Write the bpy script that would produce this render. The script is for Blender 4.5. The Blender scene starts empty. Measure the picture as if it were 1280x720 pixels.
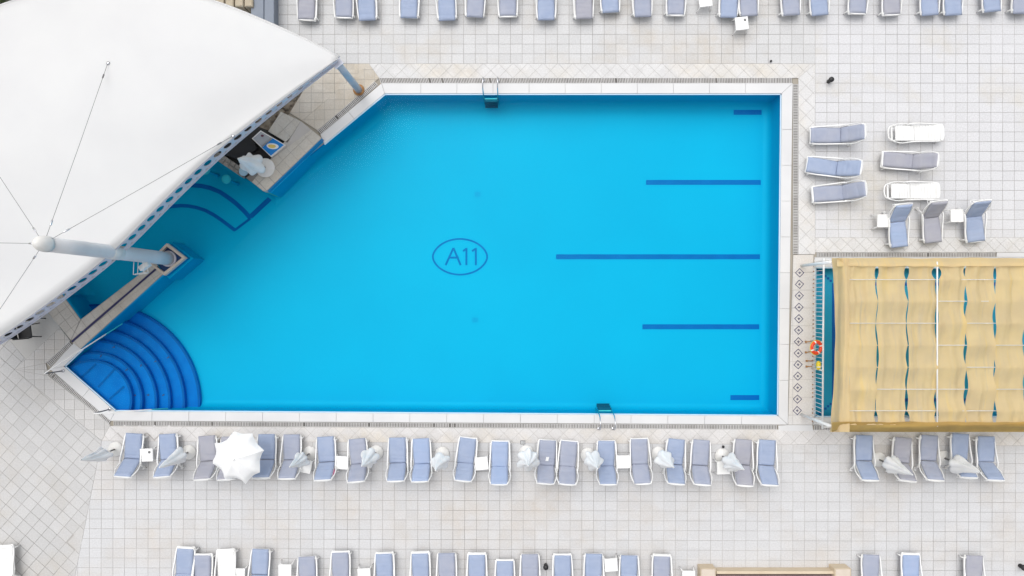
import bpy, math, random
from mathutils import Vector, Matrix, noise
from mathutils.geometry import tessellate_polygon
R = math.radians
random.seed(11)
scn = bpy.context.scene
COL = scn.collection

# ------------------------------------------------------------------ camera, sky, sun, exposure
H = 24.0                      # the drone hovers 24 m above the deck
PXM = 36.0                    # pixels of the 1280 px wide photograph per metre at deck level
NX, NY = 648.0, 376.0         # the point straight below the camera
cam_d = bpy.data.cameras.new('camera')
cam = bpy.data.objects.new('camera', cam_d); COL.objects.link(cam)
cam.location = (0, 0, H)
cam_d.sensor_width = 36.0
cam_d.lens = 36.0 * H / (1280.0 / PXM)
cam_d.shift_x = -(NX - 640) / 1280.0
cam_d.shift_y = (NY - 360) / 1280.0
cam_d.clip_end = 1500.0
scn.camera = cam

SUN_EL, SUN_AZ = 68.0, -28.0    # azimuth clockwise from +y: the sun stands over the canopy corner
world = bpy.data.worlds.new('World'); scn.world = world
world.use_nodes = True
wn, wl = world.node_tree.nodes, world.node_tree.links
bg = wn['Background']
sky = wn.new('ShaderNodeTexSky'); sky.sky_type = 'NISHITA'; sky.sun_disc = False
sky.sun_elevation = R(SUN_EL); sky.sun_rotation = R(SUN_AZ)
sky.air_density = 1.0; sky.dust_density = 4.0; sky.ozone_density = 1.0
hs = wn.new('ShaderNodeHueSaturation'); hs.inputs['Saturation'].default_value = 0.18
wl.new(sky.outputs[0], hs.inputs['Color']); wl.new(hs.outputs[0], bg.inputs['Color'])
bg.inputs['Strength'].default_value = 0.15
sun_d = bpy.data.lights.new('sun', 'SUN'); sun_d.energy = 0.7; sun_d.angle = R(75); sun_d.color = (1.0, 0.97, 0.93)
sun = bpy.data.objects.new('sun', sun_d); COL.objects.link(sun)
sun.rotation_euler = (R(90 - SUN_EL), 0, -R(180 + SUN_AZ)); sun.location = (0, 0, 40)

scn.view_settings.view_transform = 'Standard'
scn.view_settings.look = 'None'
scn.view_settings.exposure = 0.39
scn.view_settings.gamma = 1.0
scn.view_settings.use_curve_mapping = False
scn.render.engine = 'CYCLES'
scn.cycles.use_denoising = True
scn.cycles.max_bounces = 6
scn.cycles.transparent_max_bounces = 12
scn.cycles.caustics_reflective = False
scn.cycles.caustics_refractive = False

# ------------------------------------------------------------------ helpers
def W(px, py, z=0.0):
    """A place measured on the survey photograph, at height z, in metres."""
    f = (H - z) / H / PXM
    return Vector(((px - NX) * f, -(py - NY) * f, z))

def W2(p, z=0.0):
    v = W(p[0], p[1], z); return (v.x, v.y)

def tag(o, label=None, cat=None, group=None, kind=None):
    if label: o['label'] = label
    if cat: o['category'] = cat
    if group: o['group'] = group
    if kind: o['kind'] = kind
    return o

def empty(name, loc=(0, 0, 0), rz=0.0):
    o = bpy.data.objects.new(name, None); COL.objects.link(o)
    o.location = loc; o.rotation_euler = (0, 0, rz); o.empty_display_size = 0.2
    return o

def link(name, me, parent=None, loc=None):
    o = bpy.data.objects.new(name, me); COL.objects.link(o)
    if parent is not None: o.parent = parent
    if loc is not None: o.location = loc
    return o

def copy_tree(o, parent=None):
    c = o.copy(); COL.objects.link(c); c.parent = parent
    for ch in list(o.children): copy_tree(ch, c)
    return c

class MB:
    def __init__(s): s.v = []; s.f = []; s.sm = []
    def add(s, v, f, smooth=False):
        n = len(s.v); s.v += [tuple(x) for x in v]
        s.f += [tuple(i + n for i in q) for q in f]; s.sm += [smooth] * len(f); return s
    def box(s, c, d, rz=0.0, bev=0.0):
        x, y, z = d[0] / 2, d[1] / 2, d[2] / 2
        ca, sa = math.cos(rz), math.sin(rz)
        b = min(bev, x * .9, y * .9, z * .9)
        if b <= 0:
            p = [(-x, -y, -z), (x, -y, -z), (x, y, -z), (-x, y, -z), (-x, -y, z), (x, -y, z), (x, y, z), (-x, y, z)]
            f = [(3, 2, 1, 0), (4, 5, 6, 7), (0, 1, 5, 4), (1, 2, 6, 5), (2, 3, 7, 6), (3, 0, 4, 7)]
        else:
            p = [(-x, -y, -z), (x, -y, -z), (x, y, -z), (-x, y, -z), (-x, -y, z - b), (x, -y, z - b), (x, y, z - b), (-x, y, z - b),
                 (-x + b, -y + b, z), (x - b, -y + b, z), (x - b, y - b, z), (-x + b, y - b, z)]
            f = [(3, 2, 1, 0), (8, 9, 10, 11), (0, 1, 5, 4), (1, 2, 6, 5), (2, 3, 7, 6), (3, 0, 4, 7),
                 (4, 5, 9, 8), (5, 6, 10, 9), (6, 7, 11, 10), (7, 4, 8, 11)]
        p = [(c[0] + a * ca - q * sa, c[1] + a * sa + q * ca, c[2] + w) for a, q, w in p]
        return s.add(p, f)
    def prism(s, poly, z0, z1, bev=0.0):
        """poly: list of (x,y); straight walls, optional chamfer on the top edge."""
        a = sum(poly[i][0] * poly[(i + 1) % len(poly)][1] - poly[(i + 1) % len(poly)][0] * poly[i][1] for i in range(len(poly)))
        if a < 0: poly = poly[::-1]
        n = len(poly)
        tri = tessellate_polygon([[Vector((x, y, 0)) for x, y in poly]])
        def up(t):
            (x0, y0), (x1, y1), (x2, y2) = poly[t[0]], poly[t[1]], poly[t[2]]
            return t if (x1 - x0) * (y2 - y0) - (x2 - x0) * (y1 - y0) > 0 else (t[0], t[2], t[1])
        tri = [up(t) for t in tri]
        convex = n <= 8 and is_convex(poly)
        if bev > 0:
            ins = inset(poly, bev)
            v = [(x, y, z0) for x, y in poly] + [(x, y, z1 - bev) for x, y in poly] + [(x, y, z1) for x, y in ins]
            f = []
            for i in range(n):
                j = (i + 1) % n
                f += [(i, j, n + j, n + i), (n + i, n + j, 2 * n + j, 2 * n + i)]
            f += [tuple(range(2 * n, 3 * n))] if convex else [tuple(2 * n + k for k in t) for t in tri]
        else:
            v = [(x, y, z0) for x, y in poly] + [(x, y, z1) for x, y in poly]
            f = []
            for i in range(n):
                j = (i + 1) % n
                f.append((i, j, n + j, n + i))
            f += [tuple(range(n, 2 * n))] if convex else [tuple(n + k for k in t) for t in tri]
        return s.add(v, f)
    def tube(s, pts, r, n=8, caps=True):
        pts = [Vector(p) for p in pts]; m = len(pts)
        rr = r if isinstance(r, (list, tuple)) else [r] * m
        rings = []; up = None
        for i in range(m):
            t = (pts[min(i + 1, m - 1)] - pts[max(i - 1, 0)]).normalized()
            if up is None:
                up = Vector((0, 0, 1)) if abs(t.z) < .9 else Vector((1, 0, 0))
            a = t.cross(up).normalized(); b = a.cross(t).normalized(); up = b
            rings.append([pts[i] + (a * math.cos(2 * math.pi * k / n) + b * math.sin(2 * math.pi * k / n)) * rr[i] for k in range(n)])
        v = [p for q in rings for p in q]; f = []
        for i in range(m - 1):
            for k in range(n):
                l = (k + 1) % n
                f.append((i * n + k, i * n + l, (i + 1) * n + l, (i + 1) * n + k))
        if caps: f += [tuple(range(n))[::-1], tuple((m - 1) * n + k for k in range(n))]
        return s.add(v, f, True)
    def lathe(s, prof, n=24, c=(0, 0, 0)):
        v = []; f = []
        for r, z in prof:
            v += [(c[0] + r * math.cos(2 * math.pi * k / n), c[1] + r * math.sin(2 * math.pi * k / n), c[2] + z) for k in range(n)]
        for i in range(len(prof) - 1):
            for k in range(n):
                l = (k + 1) % n
                f.append((i * n + k, i * n + l, (i + 1) * n + l, (i + 1) * n + k))
        f.append(tuple((len(prof) - 1) * n + k for k in range(n))); f.append(tuple(range(n))[::-1])
        return s.add(v, f, True)
    def grid(s, fn, nu, nv, smooth=True, flip=False):
        v = [fn(i / nu, j / nv) for j in range(nv + 1) for i in range(nu + 1)]
        f = []
        for j in range(nv):
            for i in range(nu):
                a = j * (nu + 1) + i
                q = (a, a + 1, a + nu + 2, a + nu + 1)
                f.append(q[::-1] if flip else q)
        return s.add(v, f, smooth)
    def mesh(s, name, mat):
        me = bpy.data.meshes.new(name); me.from_pydata(s.v, [], s.f)
        me.polygons.foreach_set('use_smooth', s.sm)
        if mat: me.materials.append(mat)
        me.update()
        return me
    def build(s, name, mat, parent=None, loc=None, sharp=None):
        me = s.mesh(name, mat)
        if sharp: me.set_sharp_from_angle(angle=R(sharp))
        return link(name, me, parent, loc)

def is_convex(p):
    n = len(p); sg = 0
    for i in range(n):
        (x0, y0), (x1, y1), (x2, y2) = p[i], p[(i + 1) % n], p[(i + 2) % n]
        c = (x1 - x0) * (y2 - y1) - (y1 - y0) * (x2 - x1)
        if abs(c) < 1e-9: continue
        if sg * c < 0: return False
        sg = c
    return True

def inset(poly, d):
    """Parallel inset of a counter-clockwise polygon."""
    n = len(poly); out = []
    for i in range(n):
        p0, p1, p2 = Vector(poly[i - 1]), Vector(poly[i]), Vector(poly[(i + 1) % n])
        a = (p1 - p0).normalized(); b = (p2 - p1).normalized()
        na, nb = Vector((-a.y, a.x)), Vector((-b.y, b.x))
        m = na + nb; l = m.length_squared
        if l < 1e-6: out.append(tuple(p1 + na * d)); continue
        k = min(2 / l, 2.5)
        out.append(tuple(p1 + m * d * k))
    return out

def ccw(p):
    a = sum(p[i][0] * p[(i + 1) % len(p)][1] - p[(i + 1) % len(p)][0] * p[i][1] for i in range(len(p)))
    return list(p) if a > 0 else list(p)[::-1]

def area(p):
    return .5 * sum(p[i][0] * p[(i + 1) % len(p)][1] - p[(i + 1) % len(p)][0] * p[i][1] for i in range(len(p)))

def clip(poly, conv):
    out = poly
    for i in range(len(conv)):
        a, b = conv[i], conv[(i + 1) % len(conv)]
        inp, out = out, []
        for k in range(len(inp)):
            p, q = inp[k], inp[(k + 1) % len(inp)]
            sp = (b[0] - a[0]) * (p[1] - a[1]) - (b[1] - a[1]) * (p[0] - a[0])
            sq = (b[0] - a[0]) * (q[1] - a[1]) - (b[1] - a[1]) * (q[0] - a[0])
            if sp >= 0: out.append(p)
            if (sp >= 0) != (sq >= 0):
                t = sp / (sp - sq); out.append((p[0] + (q[0] - p[0]) * t, p[1] + (q[1] - p[1]) * t))
        if len(out) < 3: return []
    res = []
    for p in out:
        if not res or (p[0] - res[-1][0]) ** 2 + (p[1] - res[-1][1]) ** 2 > 1e-6: res.append(p)
    if len(res) > 2 and (res[0][0] - res[-1][0]) ** 2 + (res[0][1] - res[-1][1]) ** 2 <= 1e-6: res.pop()
    return res if len(res) > 2 else []

# ------------------------------------------------------------------ materials
def mat(name, col, rough=0.5, col2=None, nscale=3.0, bump=0.0, bscale=60.0, metal=0.0, coat=0.0, spec=0.5, detail=4.0):
    m = bpy.data.materials.new(name); m.use_nodes = True
    nt = m.node_tree; b = nt.nodes['Principled BSDF']
    b.inputs['Base Color'].default_value = (*col, 1); b.inputs['Roughness'].default_value = rough
    b.inputs['Metallic'].default_value = metal; b.inputs['Specular IOR Level'].default_value = spec
    if coat: b.inputs['Coat Weight'].default_value = coat
    if col2 or bump:
        tc = nt.nodes.new('ShaderNodeNewGeometry')
    if col2:
        n = nt.nodes.new('ShaderNodeTexNoise'); n.inputs['Scale'].default_value = nscale; n.inputs['Detail'].default_value = detail
        nt.links.new(tc.outputs['Position'], n.inputs['Vector'])
        r = nt.nodes.new('ShaderNodeValToRGB')
        r.color_ramp.elements[0].position = .35; r.color_ramp.elements[1].position = .68
        r.color_ramp.elements[0].color = (*col, 1); r.color_ramp.elements[1].color = (*col2, 1)
        nt.links.new(n.outputs['Fac'], r.inputs['Fac']); nt.links.new(r.outputs['Color'], b.inputs['Base Color'])
    if bump:
        n2 = nt.nodes.new('ShaderNodeTexNoise'); n2.inputs['Scale'].default_value = bscale; n2.inputs['Detail'].default_value = 3
        nt.links.new(tc.outputs['Position'], n2.inputs['Vector'])
        bp = nt.nodes.new('ShaderNodeBump'); bp.inputs['Strength'].default_value = bump; bp.inputs['Distance'].default_value = .02
        nt.links.new(n2.outputs['Fac'], bp.inputs['Height']); nt.links.new(bp.outputs['Normal'], b.inputs['Normal'])
    return m

def tile_mat(name, base, stain, ang, cw, ch, origin, stain_lo=.5, stain_hi=.72, vary=.09, seed=0.0):
    """Stone tiles: each tile its own tone, plus broad water stains and fine speckle."""
    m = bpy.data.materials.new(name); m.use_nodes = True
    nt = m.node_tree; N, L = nt.nodes, nt.links; b = N['Principled BSDF']
    b.inputs['Roughness'].default_value = .62; b.inputs['Specular IOR Level'].default_value = .35
    g = N.new('ShaderNodeNewGeometry')
    mp = N.new('ShaderNodeVectorRotate'); mp.rotation_type = 'Z_AXIS'; mp.inputs['Angle'].default_value = -ang
    mp.inputs['Center'].default_value = (*origin, 0); L.new(g.outputs['Position'], mp.inputs['Vector'])
    sub = N.new('ShaderNodeVectorMath'); sub.operation = 'SUBTRACT'; sub.inputs[1].default_value = (*origin, 0)
    L.new(mp.outputs[0], sub.inputs[0])
    dv = N.new('ShaderNodeVectorMath'); dv.operation = 'DIVIDE'; dv.inputs[1].default_value = (cw, ch, 1); L.new(sub.outputs[0], dv.inputs[0])
    fl = N.new('ShaderNodeVectorMath'); fl.operation = 'FLOOR'; L.new(dv.outputs[0], fl.inputs[0])
    sx = N.new('ShaderNodeSeparateXYZ'); L.new(fl.outputs[0], sx.inputs[0])
    cb = N.new('ShaderNodeCombineXYZ'); L.new(sx.outputs[0], cb.inputs[0]); L.new(sx.outputs[1], cb.inputs[1])
    wn_ = N.new('ShaderNodeTexWhiteNoise'); wn_.noise_dimensions = '2D'; L.new(cb.outputs[0], wn_.inputs['Vector'])
    n1 = N.new('ShaderNodeTexNoise'); n1.inputs['Scale'].default_value = .34; n1.inputs['Detail'].default_value = 5; n1.inputs['Roughness'].default_value = .62
    off = N.new('ShaderNodeVectorMath'); off.operation = 'ADD'; off.inputs[1].default_value = (seed, seed * 1.7, 0)
    L.new(g.outputs['Position'], off.inputs[0]); L.new(off.outputs[0], n1.inputs['Vector'])
    r1 = N.new('ShaderNodeValToRGB'); r1.color_ramp.elements[0].position = stain_lo; r1.color_ramp.elements[1].position = stain_hi
    L.new(n1.outputs['Fac'], r1.inputs['Fac'])
    n3 = N.new('ShaderNodeTexNoise'); n3.inputs['Scale'].default_value = 3.1; n3.inputs['Detail'].default_value = 6
    L.new(g.outputs['Position'], n3.inputs['Vector'])
    sm = N.new('ShaderNodeMath'); sm.operation = 'MULTIPLY'; L.new(r1.outputs['Color'], sm.inputs[0])
    r3 = N.new('ShaderNodeMapRange'); r3.inputs[1].default_value = .3; r3.inputs[2].default_value = .75; r3.inputs[3].default_value = .45; r3.inputs[4].default_value = 1.0
    L.new(n3.outputs['Fac'], r3.inputs[0]); L.new(r3.outputs[0], sm.inputs[1])
    mx = N.new('ShaderNodeMix'); mx.data_type = 'RGBA'
    mx.inputs[6].default_value = (*base, 1); mx.inputs[7].default_value = (*stain, 1); L.new(sm.outputs[0], mx.inputs[0])
    vr = N.new('ShaderNodeMapRange'); vr.inputs[3].default_value = 1 - vary; vr.inputs[4].default_value = 1 + vary * .6; L.new(wn_.outputs['Value'], vr.inputs[0])
    n4 = N.new('ShaderNodeTexNoise'); n4.inputs['Scale'].default_value = 22; n4.inputs['Detail'].default_value = 5; L.new(g.outputs['Position'], n4.inputs['Vector'])
    sp = N.new('ShaderNodeMapRange'); sp.inputs[1].default_value = .3; sp.inputs[2].default_value = .7; sp.inputs[3].default_value = .90; sp.inputs[4].default_value = 1.06; L.new(n4.outputs['Fac'], sp.inputs[0])
    ml = N.new('ShaderNodeMath'); ml.operation = 'MULTIPLY'; L.new(vr.outputs[0], ml.inputs[0]); L.new(sp.outputs[0], ml.inputs[1])
    sc = N.new('ShaderNodeVectorMath'); sc.operation = 'SCALE'; L.new(mx.outputs[2], sc.inputs[0]); L.new(ml.outputs[0], sc.inputs['Scale'])
    L.new(sc.outputs[0], b.inputs['Base Color'])
    return m

WHITE = mat('white_plastic', (.80, .80, .79), .38, (.72, .72, .70), 2.0)
WHITE2 = mat('weathered_white_plastic', (.74, .735, .72), .5, (.66, .65, .62), 3.0)
FAB = [mat('blue_grey_canvas', (.285, .345, .48), .85, (.32, .375, .50), 3.0, .35, 90),
       mat('slate_canvas', (.305, .335, .425), .85, (.345, .365, .44), 2.5, .35, 90),
       mat('grey_canvas', (.325, .33, .385), .85, (.36, .36, .40), 2.5, .35, 90),
       mat('sky_canvas', (.30, .38, .545), .85, (.33, .395, .55), 2.5, .35, 90)]
UMB = mat('umbrella_cloth', (.86, .86, .85), .8, (.82, .82, .82), 2.2, .3, 40)
MEMB = mat('membrane_fabric', (.80, .80, .795), .55, (.765, .765, .765), .5)
BEAM = mat('lavender_grey_steel', (.60, .61, .68), .45, (.54, .55, .62), 1.5)
STEELB = mat('pale_blue_steel', (.36, .46, .56), .4, (.44, .50, .58), 2.0)
MASTM = mat('mast_steel', (.62, .63, .65), .6, (.70, .71, .73), 1.3)
CHROME = mat('stainless_steel', (.62, .63, .65), .22, metal=1.0)
CABLE = mat('steel_cable', (.20, .20, .20), .5, metal=.6)
DARKM = mat('black_plastic', (.012, .012, .014), .45)
GROUT2 = mat('pale_grout', (.40, .385, .37), .9, (.46, .44, .42), .6)
GROUT = mat('grout', (.19, .175, .16), .9, (.47, .45, .43), .28)
CONC = mat('concrete', (.46, .45, .43), .85, (.54, .53, .51), .8, .2, 20)
COPE = mat('white_coping', (.575, .575, .58), .5, (.625, .625, .625), .7, .1, 30)
GRATE = mat('grating_plastic', (.52, .51, .50), .6, (.40, .39, .375), 2.2)
CHANNEL = mat('drain_channel', (.10, .095, .09), .9, (.17, .16, .15), 2)
NOSE = mat('pale_blue_mosaic', (.50, .68, .78), .3)
PFLOOR = mat('pool_floor_mosaic', (.001, .365, .60), .5, (.001, .39, .625), .3)
PWALL = mat('pool_wall_mosaic', (.002, .37, .64), .45, (.002, .39, .66), .6)
PBAND = mat('waterline_mosaic', (.006, .20, .46), .35, (.008, .23, .50), 2)
PLINE = mat('dark_blue_mosaic', (.001, .09, .37), .4, (.002, .11, .41), 2)
PSTEP = mat('step_mosaic', (.002, .115, .48), .45, (.002, .15, .54), 2.5)
PSTEPE = mat('step_edge_mosaic', (.003, .075, .36), .45, (.003, .06, .30), 4)
KFLOOR = mat('kids_pool_mosaic', (.03, .33, .52), .5, (.04, .37, .56), .8)
REDM = mat('red_mosaic', (.35, .04, .14), .5)
NAVY = mat('navy_tile', (.02, .02, .09), .4)
STONE = mat('rough_brown_stone', (.13, .105, .08), .95, (.27, .23, .18), 5, 1.0, 14)
GSTONE = mat('grey_stone', (.22, .21, .19), .95, (.34, .32, .29), 6, .9, 16)
BLOCK = mat('buff_stone', (.40, .34, .25), .9, (.50, .44, .34), 4, .8, 12)
SLATE = mat('slate_grey_paint', (.16, .19, .24), .5, (.19, .22, .27), 2)
TAN = mat('tan_netting', (.74, .57, .30), .8, (.66, .51, .29), 1.4)
GOLD = mat('backlit_gold_netting', (.55, .37, .12), .8, (.46, .31, .11), 2.5)  # backlit glow of the bottom flap, put into the cloth colour
ORANGE = mat('orange_ring', (.72, .06, .015), .4)
YELLOW = mat('yellow_float', (.72, .55, .03), .4)
RUST = mat('rusty_iron', (.30, .14, .05), .8, (.42, .24, .10), 30)
SIGNB = mat('blue_sign', (.01, .22, .62), .35)
SIGNW = mat('white_print', (.8, .8, .8), .4)
SIGNY = mat('yellow_print', (.75, .55, .15), .4)
GLASS = mat('freezer_glass', (.42, .44, .47), .12, (.36, .38, .42), 5)
BUFF = mat('buff_render', (.56, .46, .33), .8, (.60, .51, .38), 2, .3, 25)
PINKST = mat('pink_cap_stone', (.60, .52, .44), .8, (.55, .48, .40), 4)
MAUVE = mat('mauve_roofing', (.20, .13, .14), .9, (.25, .17, .17), 3)
PINK = mat('pink_towel', (.75, .22, .40), .9)
LEAF = mat('leaf', (.035, .07, .02), .6, (.07, .10, .03), 3)
BARK = mat('bark', (.10, .07, .045), .9)
GROUNDM = mat('ground_soil', (.30, .27, .22), .95, (.36, .33, .28), .5, .3, 4)

# streaks of sun-bleached and dusty thread running along the netting strips
for m_, sc_, c1, c2 in ((TAN, (7.0, .55, 1), (.80, .58, .22), (.50, .43, .33)), (GOLD, (.5, 8, 1), (.62, .40, .10), (.33, .24, .12))):
    nt = m_.node_tree; N, L = nt.nodes, nt.links; b = N['Principled BSDF']; src = b.inputs['Base Color'].links[0].from_socket
    g = N.new('ShaderNodeNewGeometry'); vm = N.new('ShaderNodeVectorMath'); vm.operation = 'MULTIPLY'; vm.inputs[1].default_value = sc_
    L.new(g.outputs['Position'], vm.inputs[0]); last = src
    for k, (c, lo, hi, st) in enumerate(((c1, .56, .72, .55), (c2, .58, .78, .5))):
        n = N.new('ShaderNodeTexNoise'); n.inputs['Scale'].default_value = .8 + .5 * k; n.inputs['Detail'].default_value = 5
        ad = N.new('ShaderNodeVectorMath'); ad.operation = 'ADD'; ad.inputs[1].default_value = (7.3 * k, 3.1 * k, 0); L.new(vm.outputs[0], ad.inputs[0]); L.new(ad.outputs[0], n.inputs['Vector'])
        mr = N.new('ShaderNodeMapRange'); mr.inputs[1].default_value = lo; mr.inputs[2].default_value = hi; mr.inputs[4].default_value = st; L.new(n.outputs['Fac'], mr.inputs[0])
        mx = N.new('ShaderNodeMix'); mx.data_type = 'RGBA'; L.new(mr.outputs[0], mx.inputs[0]); L.new(last, mx.inputs[6]); mx.inputs[7].default_value = (*c, 1); last = mx.outputs[2]
    L.new(last, b.inputs['Base Color'])
# shade cloth lets some light through
for m_, f_ in ((TAN, .35), (GOLD, .45), (UMB, .12), (MEMB, .32)):
    nt = m_.node_tree; b = nt.nodes['Principled BSDF']; out = nt.nodes['Material Output']
    tr = nt.nodes.new('ShaderNodeBsdfTranslucent'); ms = nt.nodes.new('ShaderNodeMixShader'); ms.inputs[0].default_value = f_
    src = b.inputs['Base Color'].links[0].from_socket
    nt.links.new(src, tr.inputs['Color'])
    nt.links.new(b.outputs[0], ms.inputs[1]); nt.links.new(tr.outputs[0], ms.inputs[2]); nt.links.new(ms.outputs[0], out.inputs['Surface'])

def water_mat(name, tint):
    m = bpy.data.materials.new(name); m.use_nodes = True
    nt = m.node_tree; N, L = nt.nodes, nt.links; N.remove(N['Principled BSDF'])
    out = N['Material Output']
    g = N.new('ShaderNodeNewGeometry'); n = N.new('ShaderNodeTexNoise'); n.inputs['Scale'].default_value = 2.2; n.inputs['Detail'].default_value = 4
    L.new(g.outputs['Position'], n.inputs['Vector'])
    bp = N.new('ShaderNodeBump'); bp.inputs['Strength'].default_value = .25; bp.inputs['Distance'].default_value = .05; L.new(n.outputs['Fac'], bp.inputs['Height'])
    fr = N.new('ShaderNodeFresnel'); fr.inputs['IOR'].default_value = 1.075; L.new(bp.outputs[0], fr.inputs['Normal'])
    t = N.new('ShaderNodeBsdfTransparent'); t.inputs['Color'].default_value = (*tint, 1)
    gl = N.new('ShaderNodeBsdfGlossy'); gl.inputs['Roughness'].default_value = .05; L.new(bp.outputs[0], gl.inputs['Normal'])
    mx = N.new('ShaderNodeMixShader'); L.new(fr.outputs[0], mx.inputs[0]); L.new(t.outputs[0], mx.inputs[1]); L.new(gl.outputs[0], mx.inputs[2])
    L.new(mx.outputs[0], out.inputs['Surface'])
    return m
WATER = water_mat('pool_water', (.30, .97, 1.0))
KWATER = water_mat('kids_pool_water', (.70, .97, 1.0))

# ------------------------------------------------------------------ the ground and the two basins
WL = -0.05          # water level
PD = -1.10          # main pool floor
KD = -0.55          # children's pool floor
A, B_, C_, D_, E_ = (481, 117), (977, 117), (973, 520), (144, 514), (80, 458)
BASIN = [A, B_, C_, D_, E_, (102.8, 436.4), (59.7, 388.5), (84, 368), (50, 325), (170, 172), (262, 192), (307, 222), (331, 240)]
KID = [(1019.5, 334), (1345, 334), (1345, 521.5), (1018.5, 521.5)]
BAS = ccw([W2(p) for p in BASIN]); KIDW = ccw([W2(p) for p in KID])

def sheet(name, outer, holes, z, m, parent=None, kind=None):
    loops = [[Vector((x, y, z)) for x, y in outer]] + [[Vector((x, y, z)) for x, y in h] for h in holes]
    v = [p for l in loops for p in l]
    f = []
    for t in tessellate_polygon(loops):
        a, b, c = (v[i] for i in t)
        f.append(t if (b - a).cross(c - a).z > 0 else (t[0], t[2], t[1]))
    o = MB().add(v, f).build(name, m, parent)
    if kind: o['kind'] = kind
    return o

sheet('ground', [(-300, -300), (300, -300), (300, 300), (-300, 300)], [BAS, KIDW], -.03, GROUNDM, kind='structure')

def basin(name, poly, depth, bandh, fm, wm, bm, cove=0.0):
    """A tiled basin: waterline band, wall, and a rounded cove where the wall meets the floor."""
    flp = inset(poly, cove) if cove else poly
    fl = sheet(name, flp, [], depth, fm, kind='structure')
    n = len(poly); zc = depth + cove * 1.0
    rings = [(poly, -bandh)]
    for k in range(7):
        a = math.pi / 2 * k / 6
        rings.append((inset(poly, cove * (1 - math.cos(a)) + 1e-5), zc - cove * math.sin(a)))
    for i in range(n):
        (x0, y0), (x1, y1) = poly[i], poly[(i + 1) % n]
        mb = MB()
        if cove:
            v = []
            for p, z in rings: v += [(*p[i], z), (*p[(i + 1) % n], z)]
            mb.add(v, [(2 * k, 2 * k + 1, 2 * k + 3, 2 * k + 2) for k in range(len(rings) - 1)], True)
        else: mb.add([(x0, y0, depth), (x1, y1, depth), (x1, y1, -bandh), (x0, y0, -bandh)], [(3, 2, 1, 0)])
        mb.build('basin_wall', wm, fl)
        MB().add([(x0, y0, -bandh), (x1, y1, -bandh), (x1, y1, -.005), (x0, y0, -.005)], [(3, 2, 1, 0)]).build('waterline_tiles', bm, fl)
    return fl
POOL = basin('pool_basin', BAS, PD, .15, PFLOOR, PFLOOR, PBAND, .25)
KPOOL = basin('kids_pool_basin', KIDW, KD, .2, KFLOOR, KFLOOR, PLINE)
sheet('pool_water', BAS, [], WL, WATER, kind='structure')
sheet('kids_pool_water', KIDW, [], WL, KWATER, kind='structure')

# ------------------------------------------------------------------ paving, tile by tile
TILE_T = .02
def paving(name, bed, specs, limit=300, bedm=None):
    """bed: polygons of the mortar bed (px); specs: (polygon px, angle, cell w, cell h, origin px, material)."""
    bm = MB()
    for p in bed:
        q = ccw([W2(c) for c in p])
        n = len(q); bm.add([(x, y, -.008) for x, y in q], [tuple(range(n))])
    root = bm.build(name, bedm or GROUT); root['kind'] = 'structure'
    full = {}; cells = []
    for poly, ang, cw, ch, org, m in specs:
        q = ccw([W2(c) for c in poly]); o = Vector(W2(org)); ca, sa = math.cos(ang), math.sin(ang)
        loc = [((x - o.x) * ca + (y - o.y) * sa, -(x - o.x) * sa + (y - o.y) * ca) for x, y in q]
        i0, i1 = math.floor(min(p[0] for p in loc) / cw), math.ceil(max(p[0] for p in loc) / cw)
        j0, j1 = math.floor(min(p[1] for p in loc) / ch), math.ceil(max(p[1] for p in loc) / ch)
        for i in range(i0, i1):
            for j in range(j0, j1):
                cel = [(i * cw, j * ch), ((i + 1) * cw, j * ch), ((i + 1) * cw, (j + 1) * ch), (i * cw, (j + 1) * ch)]
                c = clip(cel, loc)
                if not c or area(c) < .0015: continue
                isfull = area(c) > cw * ch * .999
                cx, cy = sum(p[0] for p in c) / len(c), sum(p[1] for p in c) / len(c)
                wx, wy = o.x + cx * ca - cy * sa, o.y + cx * sa + cy * ca
                cells.append((c, isfull, cx, cy, wx, wy, ang, cw, ch, m))
    vis = lambda k: abs(k[4] + .22) < 17.9 and abs(k[5] - .44) < 10.1
    cells.sort(key=lambda k: (not vis(k), not k[1], random.random()))
    rest = {}
    for idx, (c, isfull, cx, cy, wx, wy, ang, cw, ch, m) in enumerate(cells):
        j = .0055 if area(c) > .012 else .003
        z = random.uniform(-.0015, .0015)
        if idx < limit:
            if isfull:
                key = (cw, ch, m.name)
                if key not in full:
                    full[key] = MB().prism([(-cw / 2 + j, -ch / 2 + j), (cw / 2 - j, -ch / 2 + j), (cw / 2 - j, ch / 2 - j), (-cw / 2 + j, ch / 2 - j)], -TILE_T, 0, .003).mesh('tile', m)
                me = full[key]
            else:
                me = MB().prism(inset([(x - cx, y - cy) for x, y in c], j), -TILE_T, 0).mesh('tile', m)
            t = link('tile', me, root, (wx, wy, z)); t.rotation_euler = (random.gauss(0, .0012), random.gauss(0, .0012), ang + random.gauss(0, .0025))
        else:
            ca, sa = math.cos(ang), math.sin(ang)
            pts = [(wx + (x - cx) * ca - (y - cy) * sa, wy + (x - cx) * sa + (y - cy) * ca) for x, y in c]
            rest.setdefault(m.name, (m, MB()))[1].prism(inset(pts, j), -TILE_T, z)
    for m, b in rest.values():
        t = b.build('tile_field', m, root); t['kind'] = 'stuff'
    return root

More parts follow.
